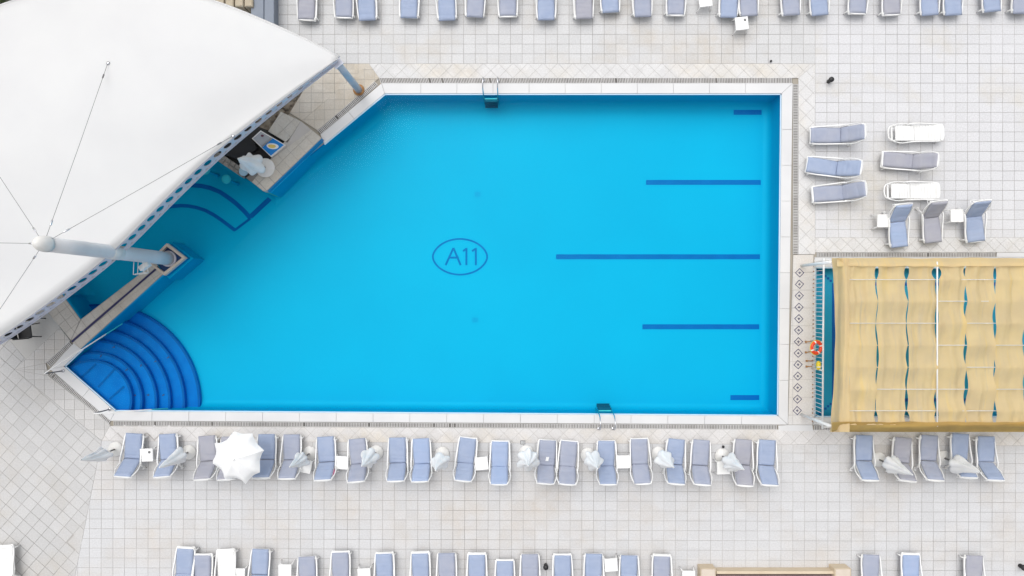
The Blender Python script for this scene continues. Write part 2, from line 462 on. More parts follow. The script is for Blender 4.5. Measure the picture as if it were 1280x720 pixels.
CW, CH = 14.65 / PXM, 12.2 / PXM
ORG = (1019, 79.5)
OW = W2(ORG)
T_N = tile_mat('pale_stone_tile', (.545, .545, .545), (.48, .425, .35), 0, CW, CH, OW, .50, .74, .05, 3.0)
T_E = tile_mat('pale_grey_tile', (.58, .58, .59), (.54, .50, .42), 0, CW, CH, OW, .52, .74, .035, 9.0)
T_S = tile_mat('pale_warm_tile', (.55, .55, .555), (.52, .475, .425), 0, CW, CH, W2((127, 551)), .46, .72, .04, 21.0)
WANG = R(-41)
T_W = tile_mat('grey_stone_tile', (.50, .495, .49), (.46, .425, .375), WANG, CW, CH * 1.1, W2((18, 462)), .5, .74, .055, 31.0)
DS = 18.6 / PXM / math.sqrt(2)
def band_mat(nm, seed, base=(.60, .595, .59), stain=(.60, .55, .47)):
    return tile_mat(nm, base, stain, R(45), DS, DS, W2(ORG), .5, .7, .06, seed)
T_BN, T_BE, T_BS = band_mat('border_tile', 5.), band_mat('border_tile_east', 15.), band_mat('border_tile_south', 25., (.60, .585, .575), (.58, .52, .43))
T_BW = tile_mat('border_tile_west', (.52, .51, .50), (.50, .46, .41), 0, 12.5 / PXM, 12.5 / PXM, W2((18, 462)), .5, .7, .07, 45.)
T_NW = tile_mat('beige_border_tile', (.55, .52, .47), (.45, .385, .295), 0, 12.5 / PXM, 12.5 / PXM, W2((18, 462)), .34, .62, .08, 55.)
T_ST = tile_mat('strip_tile', (.60, .585, .57), (.57, .52, .45), 0, .78, .78, W2((991, 318)), .45, .7, .04, 65.)

pN = [(300, -75), (1019, -75), (1019, 79.5), (300, 79.5)]
pNb = [(400, 79.5), (462, 79.5), (378, 151), (362, 141)]
paving('paving_north', [pN, pNb], [(pN, 0, CW, CH, ORG, T_N), (pNb, 0, CW, CH, ORG, T_NW)])
pE = [(1019, -75), (1360, -75), (1360, 297), (1019, 297)]
paving('paving_east', [pE], [(pE, 0, CW, CH, ORG, T_E)])
pS = [(127, 551), (1360, 557.5), (1360, 790), (80, 790)]
paving('paving_south', [pS], [(pS, R(-.2), CW, CH, (127, 551), T_S)])
pW1 = [(-90, 373.8), (127, 551), (80, 790), (-90, 790)]
pW3 = [(-36, 418), (6, 418), (32, 449), (18, 462)]
paving('paving_west', [pW1, pW3], [(p, WANG, CW, CH * 1.1, (18, 462), T_W) for p in (pW1, pW3)])
bT = [(461, 79.5), (1019, 79.5), (998, 97.5), (474, 97.5)]
bR = [(998, 97.5), (1019, 79.5), (1019, 318), (998, 318)]
bK = [(1019, 297), (1360, 297), (1360, 315.5), (1019, 315.5)]
bB = [(137, 532.5), (1360, 539), (1360, 557.5), (127, 551)]
bNW = [(461, 79.5), (474, 97.5), (397, 163), (378, 151)]
bSW = [(18, 462), (61, 470), (138, 531), (127, 551)]
bSC = [(18, 462), (57, 454), (61, 470)]
bWN = [(18, 462), (75, 409), (88, 426), (57, 454)]
q45 = R(45)
SQ = 12.5 / PXM
paving('border_north', [bT, bNW], [(bT, q45, DS, DS, (474, 97.5), T_BN), (bNW, 0, SQ, SQ, (18, 462), T_NW)], bedm=GROUT2)
paving('border_east', [bR, bK], [(bR, q45, DS, DS, (998, 97.5), T_BE), (bK, q45, DS * .86, DS * .86, (1019, 297), T_BE)], bedm=GROUT2)
paving('border_south', [bB], [(bB, q45, DS, DS, (137, 532.5), T_BS)], bedm=GROUT2)
paving('border_west', [bSW, bSC, bWN], [(p, 0, SQ, SQ, (18, 462), T_BW) for p in (bSW, bSC, bWN)])
sT = [(991.5, 318.5), (1017, 318.5), (1016, 531), (985, 531)]
STRIP = paving('pool_strip', [sT], [(sT, 0, .78, .62, (991, 318), T_ST)])
# dark diamond inlays along the strip between the pools
def ring_poly(mb, cx, cy, r, w, z0, z1):
    o = [(cx + r * math.cos(a), cy + r * math.sin(a)) for a in (0, math.pi / 2, math.pi, math.pi * 1.5)]
    i = [(cx + (r - w) * math.cos(a), cy + (r - w) * math.sin(a)) for a in (0, math.pi / 2, math.pi, math.pi * 1.5)]
    for k in range(4):
        l = (k + 1) % 4
        mb.prism([o[k], o[l], i[l], i[k]], z0, z1)
mb = MB(); ring_poly(mb, 0, 0, .16, .03, 0, .004); ring_poly(mb, 0, 0, .045, .03, 0, .004)
dme = mb.mesh('diamond_inlay', NAVY)
for k in range(13):
    p = W(999.5 - k * .25, 341 + k * 14.35)
    o = link('diamond_inlay', dme, STRIP, (p.x, p.y, .002)); o.rotation_euler.z = random.gauss(0, .04)

terr = MB().prism(ccw([W2(p) for p in [(59.7, 388.5), (75, 409), (32, 449), (6, 418), (-90, 418), (-90, 310), (40, 330)]]), -.03, -.001).build('terrace', CONC)
terr['kind'] = 'structure'
back = MB().prism(ccw([W2(p) for p in [(345, -75), (-90, -75), (-90, 305), (45, 322), (168, 168), (262, 188), (300, 150), (345, 60)]]), -.03, -.004).build('bar_floor', GSTONE)
back['kind'] = 'structure'

# coping: white slabs round the pool, a pale nosing on the water side
def lerp2(a, b, t): return (a[0] + (b[0] - a[0]) * t, a[1] + (b[1] - a[1]) * t)
coping = tag(empty('pool_coping'), kind='structure')
def coping_run(i0, i1, o0, o1, step=1.25, root=coping, z=.006):
    L = (Vector(W2(i1)) - Vector(W2(i0))).length; n = max(1, round(L / step))
    for k in range(n):
        a, b = k / n, (k + 1) / n
        I0, I1, O0, O1 = (Vector(W2(c)) for c in (i0, i1, o0, o1)); od = (O1 - O0)
        def across(t):
            if t <= 0: return tuple(O0)
            if t >= 1: return tuple(O1)
            p = I0.lerp(I1, t); return tuple(O0 + od * max(.001, min(.999, (p - O0).dot(od) / od.length_squared)))
        q = [W2(lerp2(i0, i1, a)), W2(lerp2(i0, i1, b)), across(b), across(a)]
        MB().prism(inset(ccw(q), .003), -.07, z + random.uniform(-.0015, .0015), .008).build('coping_slab', COPE, root)
    d = (Vector(W2(i1)) - Vector(W2(i0))).normalized(); mid = Vector(W2(o0)) - Vector(W2(i0))
    nrm = Vector((-d.y, d.x)); nrm = nrm if nrm.dot(mid) < 0 else -nrm
    q = [Vector(W2(i0)) - nrm * .004, Vector(W2(i1)) - nrm * .004, Vector(W2(i1)) + nrm * .035, Vector(W2(i0)) + nrm * .035]
    MB().prism(ccw([tuple(p) for p in q]), -.055, -.02).build('nosing', NOSE, root)
coping_run(A, B_, (477, 104), (991, 104))
coping_run(B_, C_, (991, 104), (985, 531))
coping_run(D_, C_, (138, 526), (985, 531))
coping_run(D_, E_, (138, 526), (62, 461))
coping_run(E_, (102.8, 436.4), (62, 461), (92, 429))
coping_run(A, (405, 180), (477, 104), (400.5, 168.5))
kcop = tag(empty('kids_pool_coping'), kind='structure')
coping_run((1019.5, 334), (1345, 334), (1018, 321.5), (1345, 321.5), root=kcop)
coping_run((1018.5, 521.5), (1345, 521.5), (1017, 531), (1345, 531), root=kcop)
coping_run((1019.5, 334), (1018.5, 521.5), (1016.5, 334), (1015.5, 521.5), root=kcop, z=.004)

for q_ in ([(985.5, 531.3), (1015.5, 531.3), (1016.5, 539), (973, 538), (973, 532)], [(1246, 315.8), (1350, 315.8), (1350, 321.2), (1246, 321.2)], [(991.6, 318.2), (1018, 318.2), (1019.5, 316), (1019.5, 321), (1016.5, 333)][:0]):
    if q_: MB().prism(ccw([W2(p) for p in q_]), -.05, .001).build('coping_slab', COPE, coping)
# overflow grating: a recessed channel under close-set slats
def grating(name, i0, i1, o0, o1):
    q = ccw([W2(i0), W2(i1), W2(o1), W2(o0)])
    ch = MB().add([(x, y, -.012) for x, y in q], [(0, 1, 2, 3)]).build(name, CHANNEL); ch['kind'] = 'structure'
    L = (Vector(W2(i1)) - Vector(W2(i0))).length; n = int(L / .055); mb = MB()
    for k in range(n):
        if random.random() < .02: continue
        a = k / n; b = a + (.52 + random.uniform(-.06, .06)) / n
        mb.prism([W2(lerp2(i0, i1, a)), W2(lerp2(i0, i1, b)), W2(lerp2(o0, o1, b)), W2(lerp2(o0, o1, a))], -.011, random.uniform(-.004, .002))
    s = mb.build('grating_slats', GRATE, ch); s['kind'] = 'stuff'
    for e0, e1 in ((i0, i1), (o0, o1)):
        a, b = Vector(W2(e0)), Vector(W2(e1)); d = (b - a).normalized(); nr = Vector((-d.y, d.x)) * .004
        MB().prism(ccw([tuple(a - nr), tuple(b - nr), tuple(b + nr), tuple(a + nr)]), -.012, .0015).build('grating_edge', COPE, ch)
grating('drain_north', (476, 103.8), (990.5, 103.8), (474, 97.4), (990.5, 97.4))
grating('drain_east', (991.5, 105), (991.5, 318), (997.5, 105), (997.5, 318))
grating('drain_south', (142, 526.6), (972, 531.6), (142, 531.8), (972, 536.6))
grating('drain_southwest', (65, 465.3), (139.5, 525.2), (61.5, 469.5), (136.5, 529.8))
grating('drain_west', (62.5, 458.3), (91, 431), (58, 453.7), (87, 426.3))
grating('drain_northwest', (472, 106), (400.5, 168.3), (468, 101.6), (396.8, 164))
grating('drain_kids_north', (1021, 321), (1245, 321), (1021, 316), (1245, 316))
grating('drain_kids_south', (1018, 532), (1345, 532), (1018, 537.5), (1345, 537.5))

# ------------------------------------------------------------------ inlays on the pool floor
def floor_strip(name, pts, w_px, parent, m, z):
    P = [Vector(W2(p, z)) for p in pts]
    if len(P) == 2:
        n_s = max(1, int((P[1] - P[0]).length / .2)); P = [P[0].lerp(P[1], k / n_s) for k in range(n_s + 1)]
    w = w_px / PXM * (H - z) / H / 2
    Lf, Rt = [], []
    for i, p in enumerate(P):
        d = (P[min(i + 1, len(P) - 1)] - P[max(i - 1, 0)]).normalized(); n = Vector((-d.y, d.x)) * w
        wob = .12 * w_px ** -.5; Lf.append(p + n * (1 + wob * noise.noise(Vector((p.x * 3, p.y * 3, 1))))); Rt.append(p - n * (1 + wob * noise.noise(Vector((p.x * 3, p.y * 3, 9)))))
    v = [(p.x, p.y, z) for p in Lf] + [(p.x, p.y, z) for p in Rt]; k = len(P)
    f = [(i, k + i, k + i + 1, i + 1) for i in range(k - 1)]
    return MB().add(v, f).build(name, m, parent)
FZ = PD + .006
for (x0, x1, y) in ((917, 952, 140.5), (807.5, 951, 228), (695, 950, 321), (803, 949, 408.5), (913, 949, 497)):
    floor_strip('lane_line', [(x0, y), (x1, y)], 6.2, POOL, PLINE, FZ)
floor_strip('floor_arc', [(232, 231), (240, 231.5), (252, 232.5), (263, 235), (275, 240), (285, 246.7), (294, 253.5), (303, 261.7), (308, 267), (313, 273)], 5.5, POOL, PLINE, FZ)
floor_strip('floor_arc', [(205, 259.5), (215, 258), (226, 257), (235, 257.5), (246, 259.5), (256.7, 263), (267, 268.5), (276.7, 275), (286, 282), (294, 288)], 4.5, POOL, PLINE, FZ)
floor_strip('floor_line', [(293, 288), (313, 273)], 3.0, POOL, PLINE, FZ + .003)
floor_strip('floor_line', [(313, 271), (342, 244)], 6.0, POOL, PLINE, FZ + .003)
# emblem: pointed oval ring and the letters A11
em = []
for k in range(65):
    a = 2 * math.pi * k / 64
    ex = abs(math.cos(a)) ** 1.0 * math.copysign(1, math.cos(a)); ey = abs(math.sin(a)) ** 1.14 * math.copysign(1, math.sin(a))
    em.append((575 + 34 * ex, 321 - 22.3 * ey))
floor_strip('emblem_ring', em, 2.3, POOL, PLINE, FZ)
def letter(strokes):
    for s_ in strokes: floor_strip('emblem_stroke', s_, 2.5, POOL, PLINE, FZ + .002 * random.random())
letter([[(557, 331.5), (566.8, 310)], [(566.8, 310), (575.8, 331.5)], [(560.5, 322), (573.5, 322)],
        [(583, 310), (583, 331.5)], [(578.8, 314), (583.4, 310.6)], [(594.8, 310), (594.8, 331.5)], [(590, 314), (595.2, 310.6)]])
for (x, y) in ((597, 243), (594, 400)):
    mb = MB(); c = W(x, y, FZ)
    for i in range(3):
        for j in range(2): mb.box((c.x + (i - 1) * .075, c.y + (j - .5) * .1, FZ + .004), (.03, .06, .008))
    mb.build('floor_outlet', PLINE, POOL)

# curved entry steps in the corner
steps = tag(empty('curved_steps', W(123, 504, PD)), kind='structure')
radii = [((125, 505), 125), ((123, 504), 108), ((121, 503), 92), ((119, 502), 77), ((117, 501), 61), ((115, 500), 50)]
o0 = W(123, 504, PD)
for k, (c, r) in enumerate(radii):
    zt = PD + .155 * (k + 1)
    cc = W(c[0], c[1], zt); rr = r / PXM * (H - zt) / H
    prof_top = []
    st = MB(); n = 72
    ring = [(cc.x + rr * math.cos(2 * math.pi * i / n), cc.y + rr * math.sin(2 * math.pi * i / n)) for i in range(n)]
    st.add([(x, y, PD - .01) for x, y in ring] + [(x, y, zt) for x, y in ring], [(i, (i + 1) % n, n + (i + 1) % n, n + i) for i in range(n)] + [tuple(range(n, 2 * n))])
    ob = st.build('step', PSTEP, steps); ob.matrix_parent_inverse = Matrix.Translation(-o0)
    ed = MB(); ri = rr - .075
    v = [(cc.x + q * math.cos(2 * math.pi * i / n), cc.y + q * math.sin(2 * math.pi * i / n), zt + .004) for q in (rr + .004, ri) for i in range(n)]
    ed.add(v, [(i, (i + 1) % n, n + (i + 1) % n, n + i) for i in range(n)])
    eo = ed.build('step_nosing', PSTEPE, ob)
for a, b in (((101.7, 471.7), (120, 455)), ((122.5, 484), (143, 461.7)), ((136.7, 499), (155, 483))):
    o = floor_strip('platform_line', [a, b], 2.6, steps, PSTEPE, -.155); o.matrix_parent_inverse = Matrix.Translation(-o0)
for (x, y, z) in ((126, 445, -.325), (158, 462.5, -.325), (168, 494.5, -.325), (185, 494, -.48), (176, 457, -.48), (142, 434, -.48), (194, 452, -.635), (210, 447, -.635), (204, 494, -.635)):
    p = W(x, y, z + .01); a0 = random.uniform(0, 3)
    mb = MB().box((p.x, p.y, p.z), (.09, .035, .006), a0); mb.box((p.x + .02, p.y + .02, p.z + .003), (.05, .03, .006), a0 + 1.2)
    o = mb.build('red_mark', REDM, steps); o.matrix_parent_inverse = Matrix.Translation(-o0)

# ------------------------------------------------------------------ swim-up counter finger with the mast pedestal
fing = tag(empty('counter_walkway', W(150, 385, 0)), kind='structure'); fo = fing.location.copy()
def under(o, root): o.matrix_parent_inverse = Matrix.Translation(-root.location); return o
FP = [(59.7, 388.5), (40, 365), (62, 343), (102.8, 399), (196, 327.5), (206, 343), (102.8, 436.4)]
FTOP = .10
under(MB().prism(ccw([W2(p, 0) for p in FP]), PD, FTOP - .022).build('plinth', PWALL, fing), fing)
T_F = tile_mat('counter_tile', (.50, .475, .44), (.43, .385, .32), R(41.5), 11.5 / PXM, 11.5 / PXM, W2((91.7, 427.5)), .36, .7, .07, 71.)
def tiles_on(root, polys, ang, cw, ch, org, m, z, j=.006):
    o = Vector(W2(org)); ca, sa = math.cos(ang), math.sin(ang)
    for poly in polys:
        q = ccw([W2(c) for c in poly])
        loc = [((x - o.x) * ca + (y - o.y) * sa, -(x - o.x) * sa + (y - o.y) * ca) for x, y in q]
        for i in range(math.floor(min(p[0] for p in loc) / cw), math.ceil(max(p[0] for p in loc) / cw)):
            for jx in range(math.floor(min(p[1] for p in loc) / ch), math.ceil(max(p[1] for p in loc) / ch)):
                c = clip([(i * cw, jx * ch), ((i + 1) * cw, jx * ch), ((i + 1) * cw, (jx + 1) * ch), (i * cw, (jx + 1) * ch)], loc)
                if not c or area(c) < .008: continue
                pts = inset([(o.x + x * ca - y * sa, o.y + x * sa + y * ca) for x, y in c], j)
                under(MB().prism(pts, z - .02, z + random.uniform(-.001, .001)).build('tile', m, root), root)
under(MB().prism(inset(ccw([W2(p, 0) for p in FP]), .004), FTOP - .022, FTOP - .008).build('mortar_bed', GROUT, fing), fing)
FA = math.atan2((399 - 327.5), (196 - 102.8))
l1 = [(91.7, 427.2), (196.5, 336)]       # the navy line
tiles_on(fing, [[(103.5, 399.5), (196, 328.2), (199, 332.5), (91.0, 425.6)]], FA, 15 / PXM, 17 / PXM, (103, 399), T_F, FTOP)
tiles_on(fing, [[(92.8, 428.6), (200.5, 335.2), (205.5, 342.6), (102.8, 435.6)]], FA, 18 / PXM, 14.2 / PXM, (102.8, 436), T_F, FTOP)
tiles_on(fing, [[(60.5, 388.5), (41, 365), (62, 344), (102.6, 399.5), (90.6, 425)]], FA, 12 / PXM, 12 / PXM, (60, 388.5), T_F, FTOP)
under(MB().prism(ccw([W2(p) for p in ((91.1, 426.1), (92.6, 428.1), (200.2, 334.8), (199.2, 333.0))]), FTOP - .018, FTOP + .001).build('navy_line', NAVY, fing), fing)
# pedestal: a square tub round the foot of the mast
ped = tag(empty('mast_pedestal', W(214, 324, 0)), kind='structure')
PO = [(199, 316), (210.5, 304.5), (234, 322.5), (207.5, 344.5), (190, 331)]
PI = [(202.5, 317), (210.7, 308.5), (229.5, 322.5), (207, 340.5), (194, 331)]
PL = [(199, 312), (210.5, 301.5), (238, 322.5), (208, 348.5), (186, 331)]
under(MB().prism(ccw([W2(p) for p in PL]), PD, -.22).build('ledge', PWALL, ped), ped)
under(MB().prism(ccw([W2(p) for p in PO]), PD, -.03).build('tub', PBAND, ped), ped)
for k in range(5):
    l = (k + 1) % 5
    under(MB().prism(ccw([W2(PO[k]), W2(PO[l]), W2(PI[l]), W2(PI[k])]), -.03, .13, .006).build('tub_rim', PINKST, ped), ped)
    q0, q1, r0, r1 = PO[k], PO[l], PI[k], PI[l]
under(MB().prism(ccw([W2(p) for p in PI]), -.03, .02).build('tub_floor', mat('navy_tub', (.01, .045, .15), .4), ped), ped)
for (x, y) in ((226, 306), (236, 313), (241, 322), (240, 331), (228, 340)):
    p = W(x, y, FZ); under(MB().box((p.x, p.y, FZ + .005), (.13, .05, .01), .9).build('floor_vent', PLINE, ped), ped)

# ------------------------------------------------------------------ bar
bar = tag(empty('swim_up_bar', W(340, 190, 0)), 'tiled L-shaped swim-up bar counter under the edge of the white canopy', 'bar counter')
CT = .25
CP1 = [(335, 164), (351, 139.5), (376, 151.5), (359, 178.5)]
CP2 = [(376, 151.5), (402, 172.5), (333.5, 238.5), (329, 239), (307.5, 222), (336, 201)]
W25 = lambda p: W2(p, CT)
for P_ in (CP1, CP2):
    under(MB().prism(ccw([W25(p) for p in P_]), -1.09 if P_ is CP2 else -.5, CT - .022).build('counter_body', CONC, bar), bar)
    under(MB().prism(inset(ccw([W25(p) for p in P_]), .003), CT - .022, CT - .008).build('mortar_bed', GROUT, bar), bar)
BA = math.atan2(238.5 - 172.5, 402 - 333.5)
oldW2 = W2
W2_ = W2
def W2(p, z=0.0):                         # counter tiles are laid out at counter height
    return W2_(p, CT)
T_BAR = tile_mat('bar_tile', (.52, .50, .46), (.46, .41, .33), BA, 13.5 / PXM, 13.5 / PXM, W2((333.5, 238.5)), .4, .7, .06, 81.)
tiles_on(bar, [CP1, CP2], BA, 13.5 / PXM, 13.5 / PXM, (333.5, 238.5), T_BAR, CT, .007)
W2 = W2_
# blue mosaic edge on the water side
e0, e1 = Vector(W25((402, 172.5))), Vector(W25((333.5, 238.5)))
d_ = (e1 - e0).normalized(); n_ = Vector((d_.y, -d_.x)); n_ = n_ if n_.x > 0 else -n_
under(MB().prism(ccw([tuple(e0 + n_ * .003), tuple(e1 + n_ * .003), tuple(e1 + n_ * .05), tuple(e0 + n_ * .05)]), PD, -.02).build('bar_ledge', PWALL, bar), bar)
under(MB().prism(ccw([tuple(e0 + n_ * .003), tuple(e1 + n_ * .003), tuple(e1 + n_ * .03), tuple(e0 + n_ * .03)]), -.02, CT - .03).build('waterline_tiles', PBAND, bar), bar)
# sunken floor behind the counter, stone end wall, black work top
under(MB().prism(ccw([W2(p) for p in [(262, 192), (307, 222), (345, 205), (362, 178), (330, 150), (290, 150)]]), -.029, -.015).build('sunken_floor', mat('dark_rubber_floor', (.03, .028, .027), .8), bar), bar)
wall_q = [(262, 194), (305, 223), (309, 214), (268, 186)]
under(MB().prism(ccw([W2(p) for p in wall_q]), PD, .12, .01).build('end_wall', GSTONE, bar), bar)
for k in range(7):                                  # facing stones of the end wall
    t0, t1 = k / 7 + .01, (k + 1) / 7 - .01
    for r_ in range(2):
        a0, a1 = lerp2(wall_q[0], wall_q[1], t0), lerp2(wall_q[0], wall_q[1], t1); b0, b1 = lerp2(wall_q[3], wall_q[2], t0), lerp2(wall_q[3], wall_q[2], t1)
        s0, s1 = r_ / 2 + .03, (r_ + 1) / 2 - .03
        under(MB().prism(ccw([W2(lerp2(a0, b0, s0)), W2(lerp2(a1, b1, s0)), W2(lerp2(a1, b1, s1)), W2(lerp2(a0, b0, s1))]), .1, .14 + random.uniform(0, .03), .012).build('stone', GSTONE, bar), bar)
under(MB().prism(ccw([W2(p, .15) for p in [(272, 190), (300, 200), (321, 186), (318, 178), (300, 168)]]), -.02, .15, .01).build('work_top', DARKM, bar), bar)
# rubble bed beside the bar
rub = empty('rubble_bed', W(352, 140, 0)); tag(rub, 'bed of rough brown stones between the bar and the tiled deck', 'rubble')
under(MB().prism(ccw([W2(p) for p in [(400, 79.5), (362, 141), (336, 163), (300, 150), (345, 60)]]), -.03, -.012).build('soil', STONE, rub), rub)
for k in range(46):
    t = random.random(); s_ = random.random()
    a = lerp2((392, 92), (345, 158), t); b = lerp2((350, 90), (318, 150), t); c = lerp2(a, b, s_ * .8 + .08)
    p = W(*c); mb = MB(); r = random.uniform(.09, .17); n = 7
    ring = [(p.x + r * random.uniform(.75, 1.1) * math.cos(2 * math.pi * i / n), p.y + r * random.uniform(.75, 1.1) * math.sin(2 * math.pi * i / n)) for i in range(n)]
    mb.prism(ccw(ring), -.03, random.uniform(.03, .09), .03)
    under(mb.build('stone', STONE, rub), rub)

# freezer with a sliding glass lid and a picture panel
fz = empty('ice_cream_freezer', W(335, 179, 0), 0); tag(fz, 'white chest freezer with glass lid and blue ice cream panel inside the bar', 'freezer')
FT = .35
fq = [(325.6, 162.8), (356.7, 181), (338.5, 196), (314.5, 173)]
fw = [W2(p, FT) for p in fq]
under(MB().prism(ccw(fw), -.01, FT, .015).build('cabinet', WHITE, fz), fz)
def fq_at(u, v): return lerp2(lerp2(fw[0], fw[1], u), lerp2(fw[3], fw[2], u), v)
under(MB().prism(ccw([fq_at(.05, .08), fq_at(.47, .08), fq_at(.47, .92), fq_at(.05, .92)]), FT - .02, FT + .012).build('glass_lid', GLASS, fz), fz)
under(MB().prism(ccw([fq_at(.53, .05), fq_at(.97, .05), fq_at(.97, .95), fq_at(.53, .95)]), FT - .02, FT + .016).build('picture_panel', SIGNB, fz), fz)
under(MB().prism(ccw([fq_at(.485, .04), fq_at(.515, .04), fq_at(.515, .96), fq_at(.485, .96)]), FT - .02, FT + .03).build('lid_rail', CHROME, fz), fz)
def blob(u, v, ru, rv, z, m, nm, rot=0.):
    pts = []
    for k in range(18):
        a = 2 * math.pi * k / 18; du, dv = ru * math.cos(a), rv * math.sin(a)
        pts.append(fq_at(u + du * math.cos(rot) - dv * math.sin(rot), v + du * math.sin(rot) + dv * math.cos(rot)))
    under(MB().prism(ccw(pts), FT + .01, z).build(nm, m, fz), fz)
blob(.74, .48, .15, .26, FT + .019, SIGNW, 'printed_oval', .5); blob(.73, .5, .09, .17, FT + .022, SIGNY, 'printed_scoop', .5)
blob(.2, .3, .05, .1, FT + .016, mat('plum', (.10, .02, .05), .5), 'label_spot')

# stools standing in the water
stool_me = MB().lathe([(.04, -1.05), (.04, -.06), (.15, -.05), (.165, -.02), (.165, 0), (.14, .02), (0.001, .025)], 20).mesh('stool', mat('pale_stool', (.34, .52, .64), .5))
for (x, y, lb) in ((283, 224, 'round pale bar stool standing in the water off the bar end wall'),
                   (257, 213, 'round pale bar stool half hidden under the perforated canopy beam'),
                   (309, 216, 'round grey bar stool against the bar corner beside the folded umbrella')):
    p = W(x, y, -.12); root = empty('bar_stool', (p.x, p.y, PD))
    tag(root, lb, 'stool', 'swim-up bar stools')
    link('seat', MB().lathe([(.06, -.06), (.15, -.05), (.165, -.02), (.165, 0), (.14, .02), (0.001, .025)], 20).mesh('seat', stool_me.materials[0]), root, (0, 0, -.1 - PD + (.3 if x == 309 else 0)))
    link('pillar', MB().lathe([(.07, 0), (.05, .05), (.05, -.15 - PD + (.3 if x == 309 else 0))], 14).mesh('pillar', PWALL), root)

# ------------------------------------------------------------------ the white tensile canopy
can = empty('tensile_canopy', W(230, 230, 3.3)); can.location.z = 0
tag(can, 'large white tensile membrane canopy edged by a perforated steel beam', 'canopy')
BZ = 3.25
bp_px = [(421.5, 75.5), (380, 106), (340, 137), (300, 168.5), (262, 200), (232, 229.5), (190, 270.5), (160, 303), (145, 317), (118, 339.5), (83, 365.5), (45, 394.5), (0, 425), (-60, 462), (-110, 492)]
BP = [W(x, y, BZ) for x, y in bp_px]
# smooth, evenly spaced stations along the beam
def resample(P, n):
    d = [0]
    for a, b in zip(P, P[1:]): d.append(d[-1] + (b - a).length)
    out = []
    for k in range(n + 1):
        s_ = d[-1] * k / n; i = 0
        while i < len(P) - 2 and d[i + 1] < s_: i += 1
        out.append(P[i].lerp(P[i + 1], (s_ - d[i]) / (d[i + 1] - d[i])))
    return out
def smooth(P, it):
    for _ in range(it):
        P = [P[0]] + [(P[i - 1] + P[i] * 2 + P[i + 1]) / 4 for i in range(1, len(P) - 1)] + [P[-1]]
    return P
blen = sum((b - a).length for a, b in zip(BP, BP[1:]))
NB = round(blen / .395)
ST = smooth(resample(BP, NB), 6)
def web_h(t):
    return .22 + .32 * min(1, t / .32)
web = MB(); hole_n = 16
for i in range(NB):
    a, b = ST[i], ST[i + 1]; h0, h1 = web_h(i / NB) / 2, web_h((i + 1) / NB) / 2
    d = (b - a); L = d.length; d.normalize(); nr = Vector((-d.y, d.x, 0)) * .012
    r = min(.142, (h0 + h1) / 2 * .62)
    for sgn in (1, -1):
        off = nr * sgn; c = (a + b) / 2 + off
        rim = []; box_ = []
        for k in range(hole_n):
            an = 2 * math.pi * (k + .5) / hole_n; cx, cz = math.cos(an), math.sin(an)
            rim.append(c + d * (r * cx) + Vector((0, 0, r * cz)))
            m_ = max(abs(cx), abs(cz)); ux, uz = cx / m_, cz / m_
            hh = h0 + (h1 - h0) * (ux + 1) / 2
            box_.append(c + d * (L / 2 * ux) + Vector((0, 0, hh * uz)))
        f = [(k, (k + 1) % hole_n, hole_n + (k + 1) % hole_n, hole_n + k) for k in range(hole_n)]
        web.add(box_ + rim, f if sgn < 0 else [q[::-1] for q in f])
    rim1 = []; rim2 = []
    for k in range(hole_n):
        an = 2 * math.pi * (k + .5) / hole_n; q = (a + b) / 2 + d * (r * math.cos(an)) + Vector((0, 0, r * math.sin(an)))
        rim1.append(q + nr); rim2.append(q - nr)
    web.add(rim1 + rim2, [(k, (k + 1) % hole_n, hole_n + (k + 1) % hole_n, hole_n + k) for k in range(hole_n)])
under(web.build('beam_web', BEAM, can), can)
for sgn, nm in ((1, 'top_flange'), (-1, 'bottom_flange')):
    fl = MB(); v = []
    for i, p in enumerate(ST):
        d = (ST[min(i + 1, NB)] - ST[max(i - 1, 0)]).normalized(); nr = Vector((-d.y, d.x, 0))
        z = web_h(i / NB) / 2 * sgn; wd = .05 if sgn < 0 else .06
        v += [p + nr * wd + Vector((0, 0, z + .012)), p - nr * wd + Vector((0, 0, z + .012)), p - nr * wd + Vector((0, 0, z - .012)), p + nr * wd + Vector((0, 0, z - .012))]
    f = []
    for i in range(NB):
        for k in range(4): f.append((i * 4 + k, i * 4 + (k + 1) % 4, i * 4 + 4 + (k + 1) % 4, i * 4 + 4 + k))
    f += [(0, 1, 2, 3), tuple(NB * 4 + k for k in (3, 2, 1, 0))]
    fl.add(v, f); under(fl.build(nm, BEAM, can), can)
# membrane
NU, NV = 64, 26
front = []
for i, p in enumerate(resample(ST, NU)):
    t = i / NU
    d = (ST[min(int(t * NB) + 1, NB)] - ST[max(int(t * NB) - 1, 0)]).normalized(); nr = Vector((-d.y, d.x, 0))
    nr = nr if nr.x < 0 else -nr
    q = p + nr * -.02; q.z = BZ + web_h(t) / 2 + .05; front.append(q)
bk_px = [(424, 71), (408, 62.5), (390, 53), (366, 41.5), (340, 30), (303, 14), (265, 0), (220, -13), (170, -20), (110, -20), (60, -11), (18, 0), (0, 6), (-60, 34), (-120, 90), (-160, 160)]
backp = resample(smooth(resample([W(x, y, 3.35) for x, y in bk_px], 60), 2), NU)
MEMG = []
for j in range(NV + 1):
    v_ = j / NV; row = []
    for i in range(NU + 1):
        u_ = i / NU; a, b = front[i], backp[i]
        q = a.lerp(b, v_)
        sp = min(1, (b - a).length / 5.5)
        q.z += .40 * sp * (math.sin(math.pi * v_) ** 1.5) * (.9 + .1 * math.sin(u_ * 9)) + .03 * sp * math.sin(math.pi * v_) * noise.noise(Vector((q.x * .5, q.y * .5, 3)))
        row.append(q)
    MEMG.append(row)
mm = MB(); mm.v = [tuple(p) for row in MEMG for p in row]
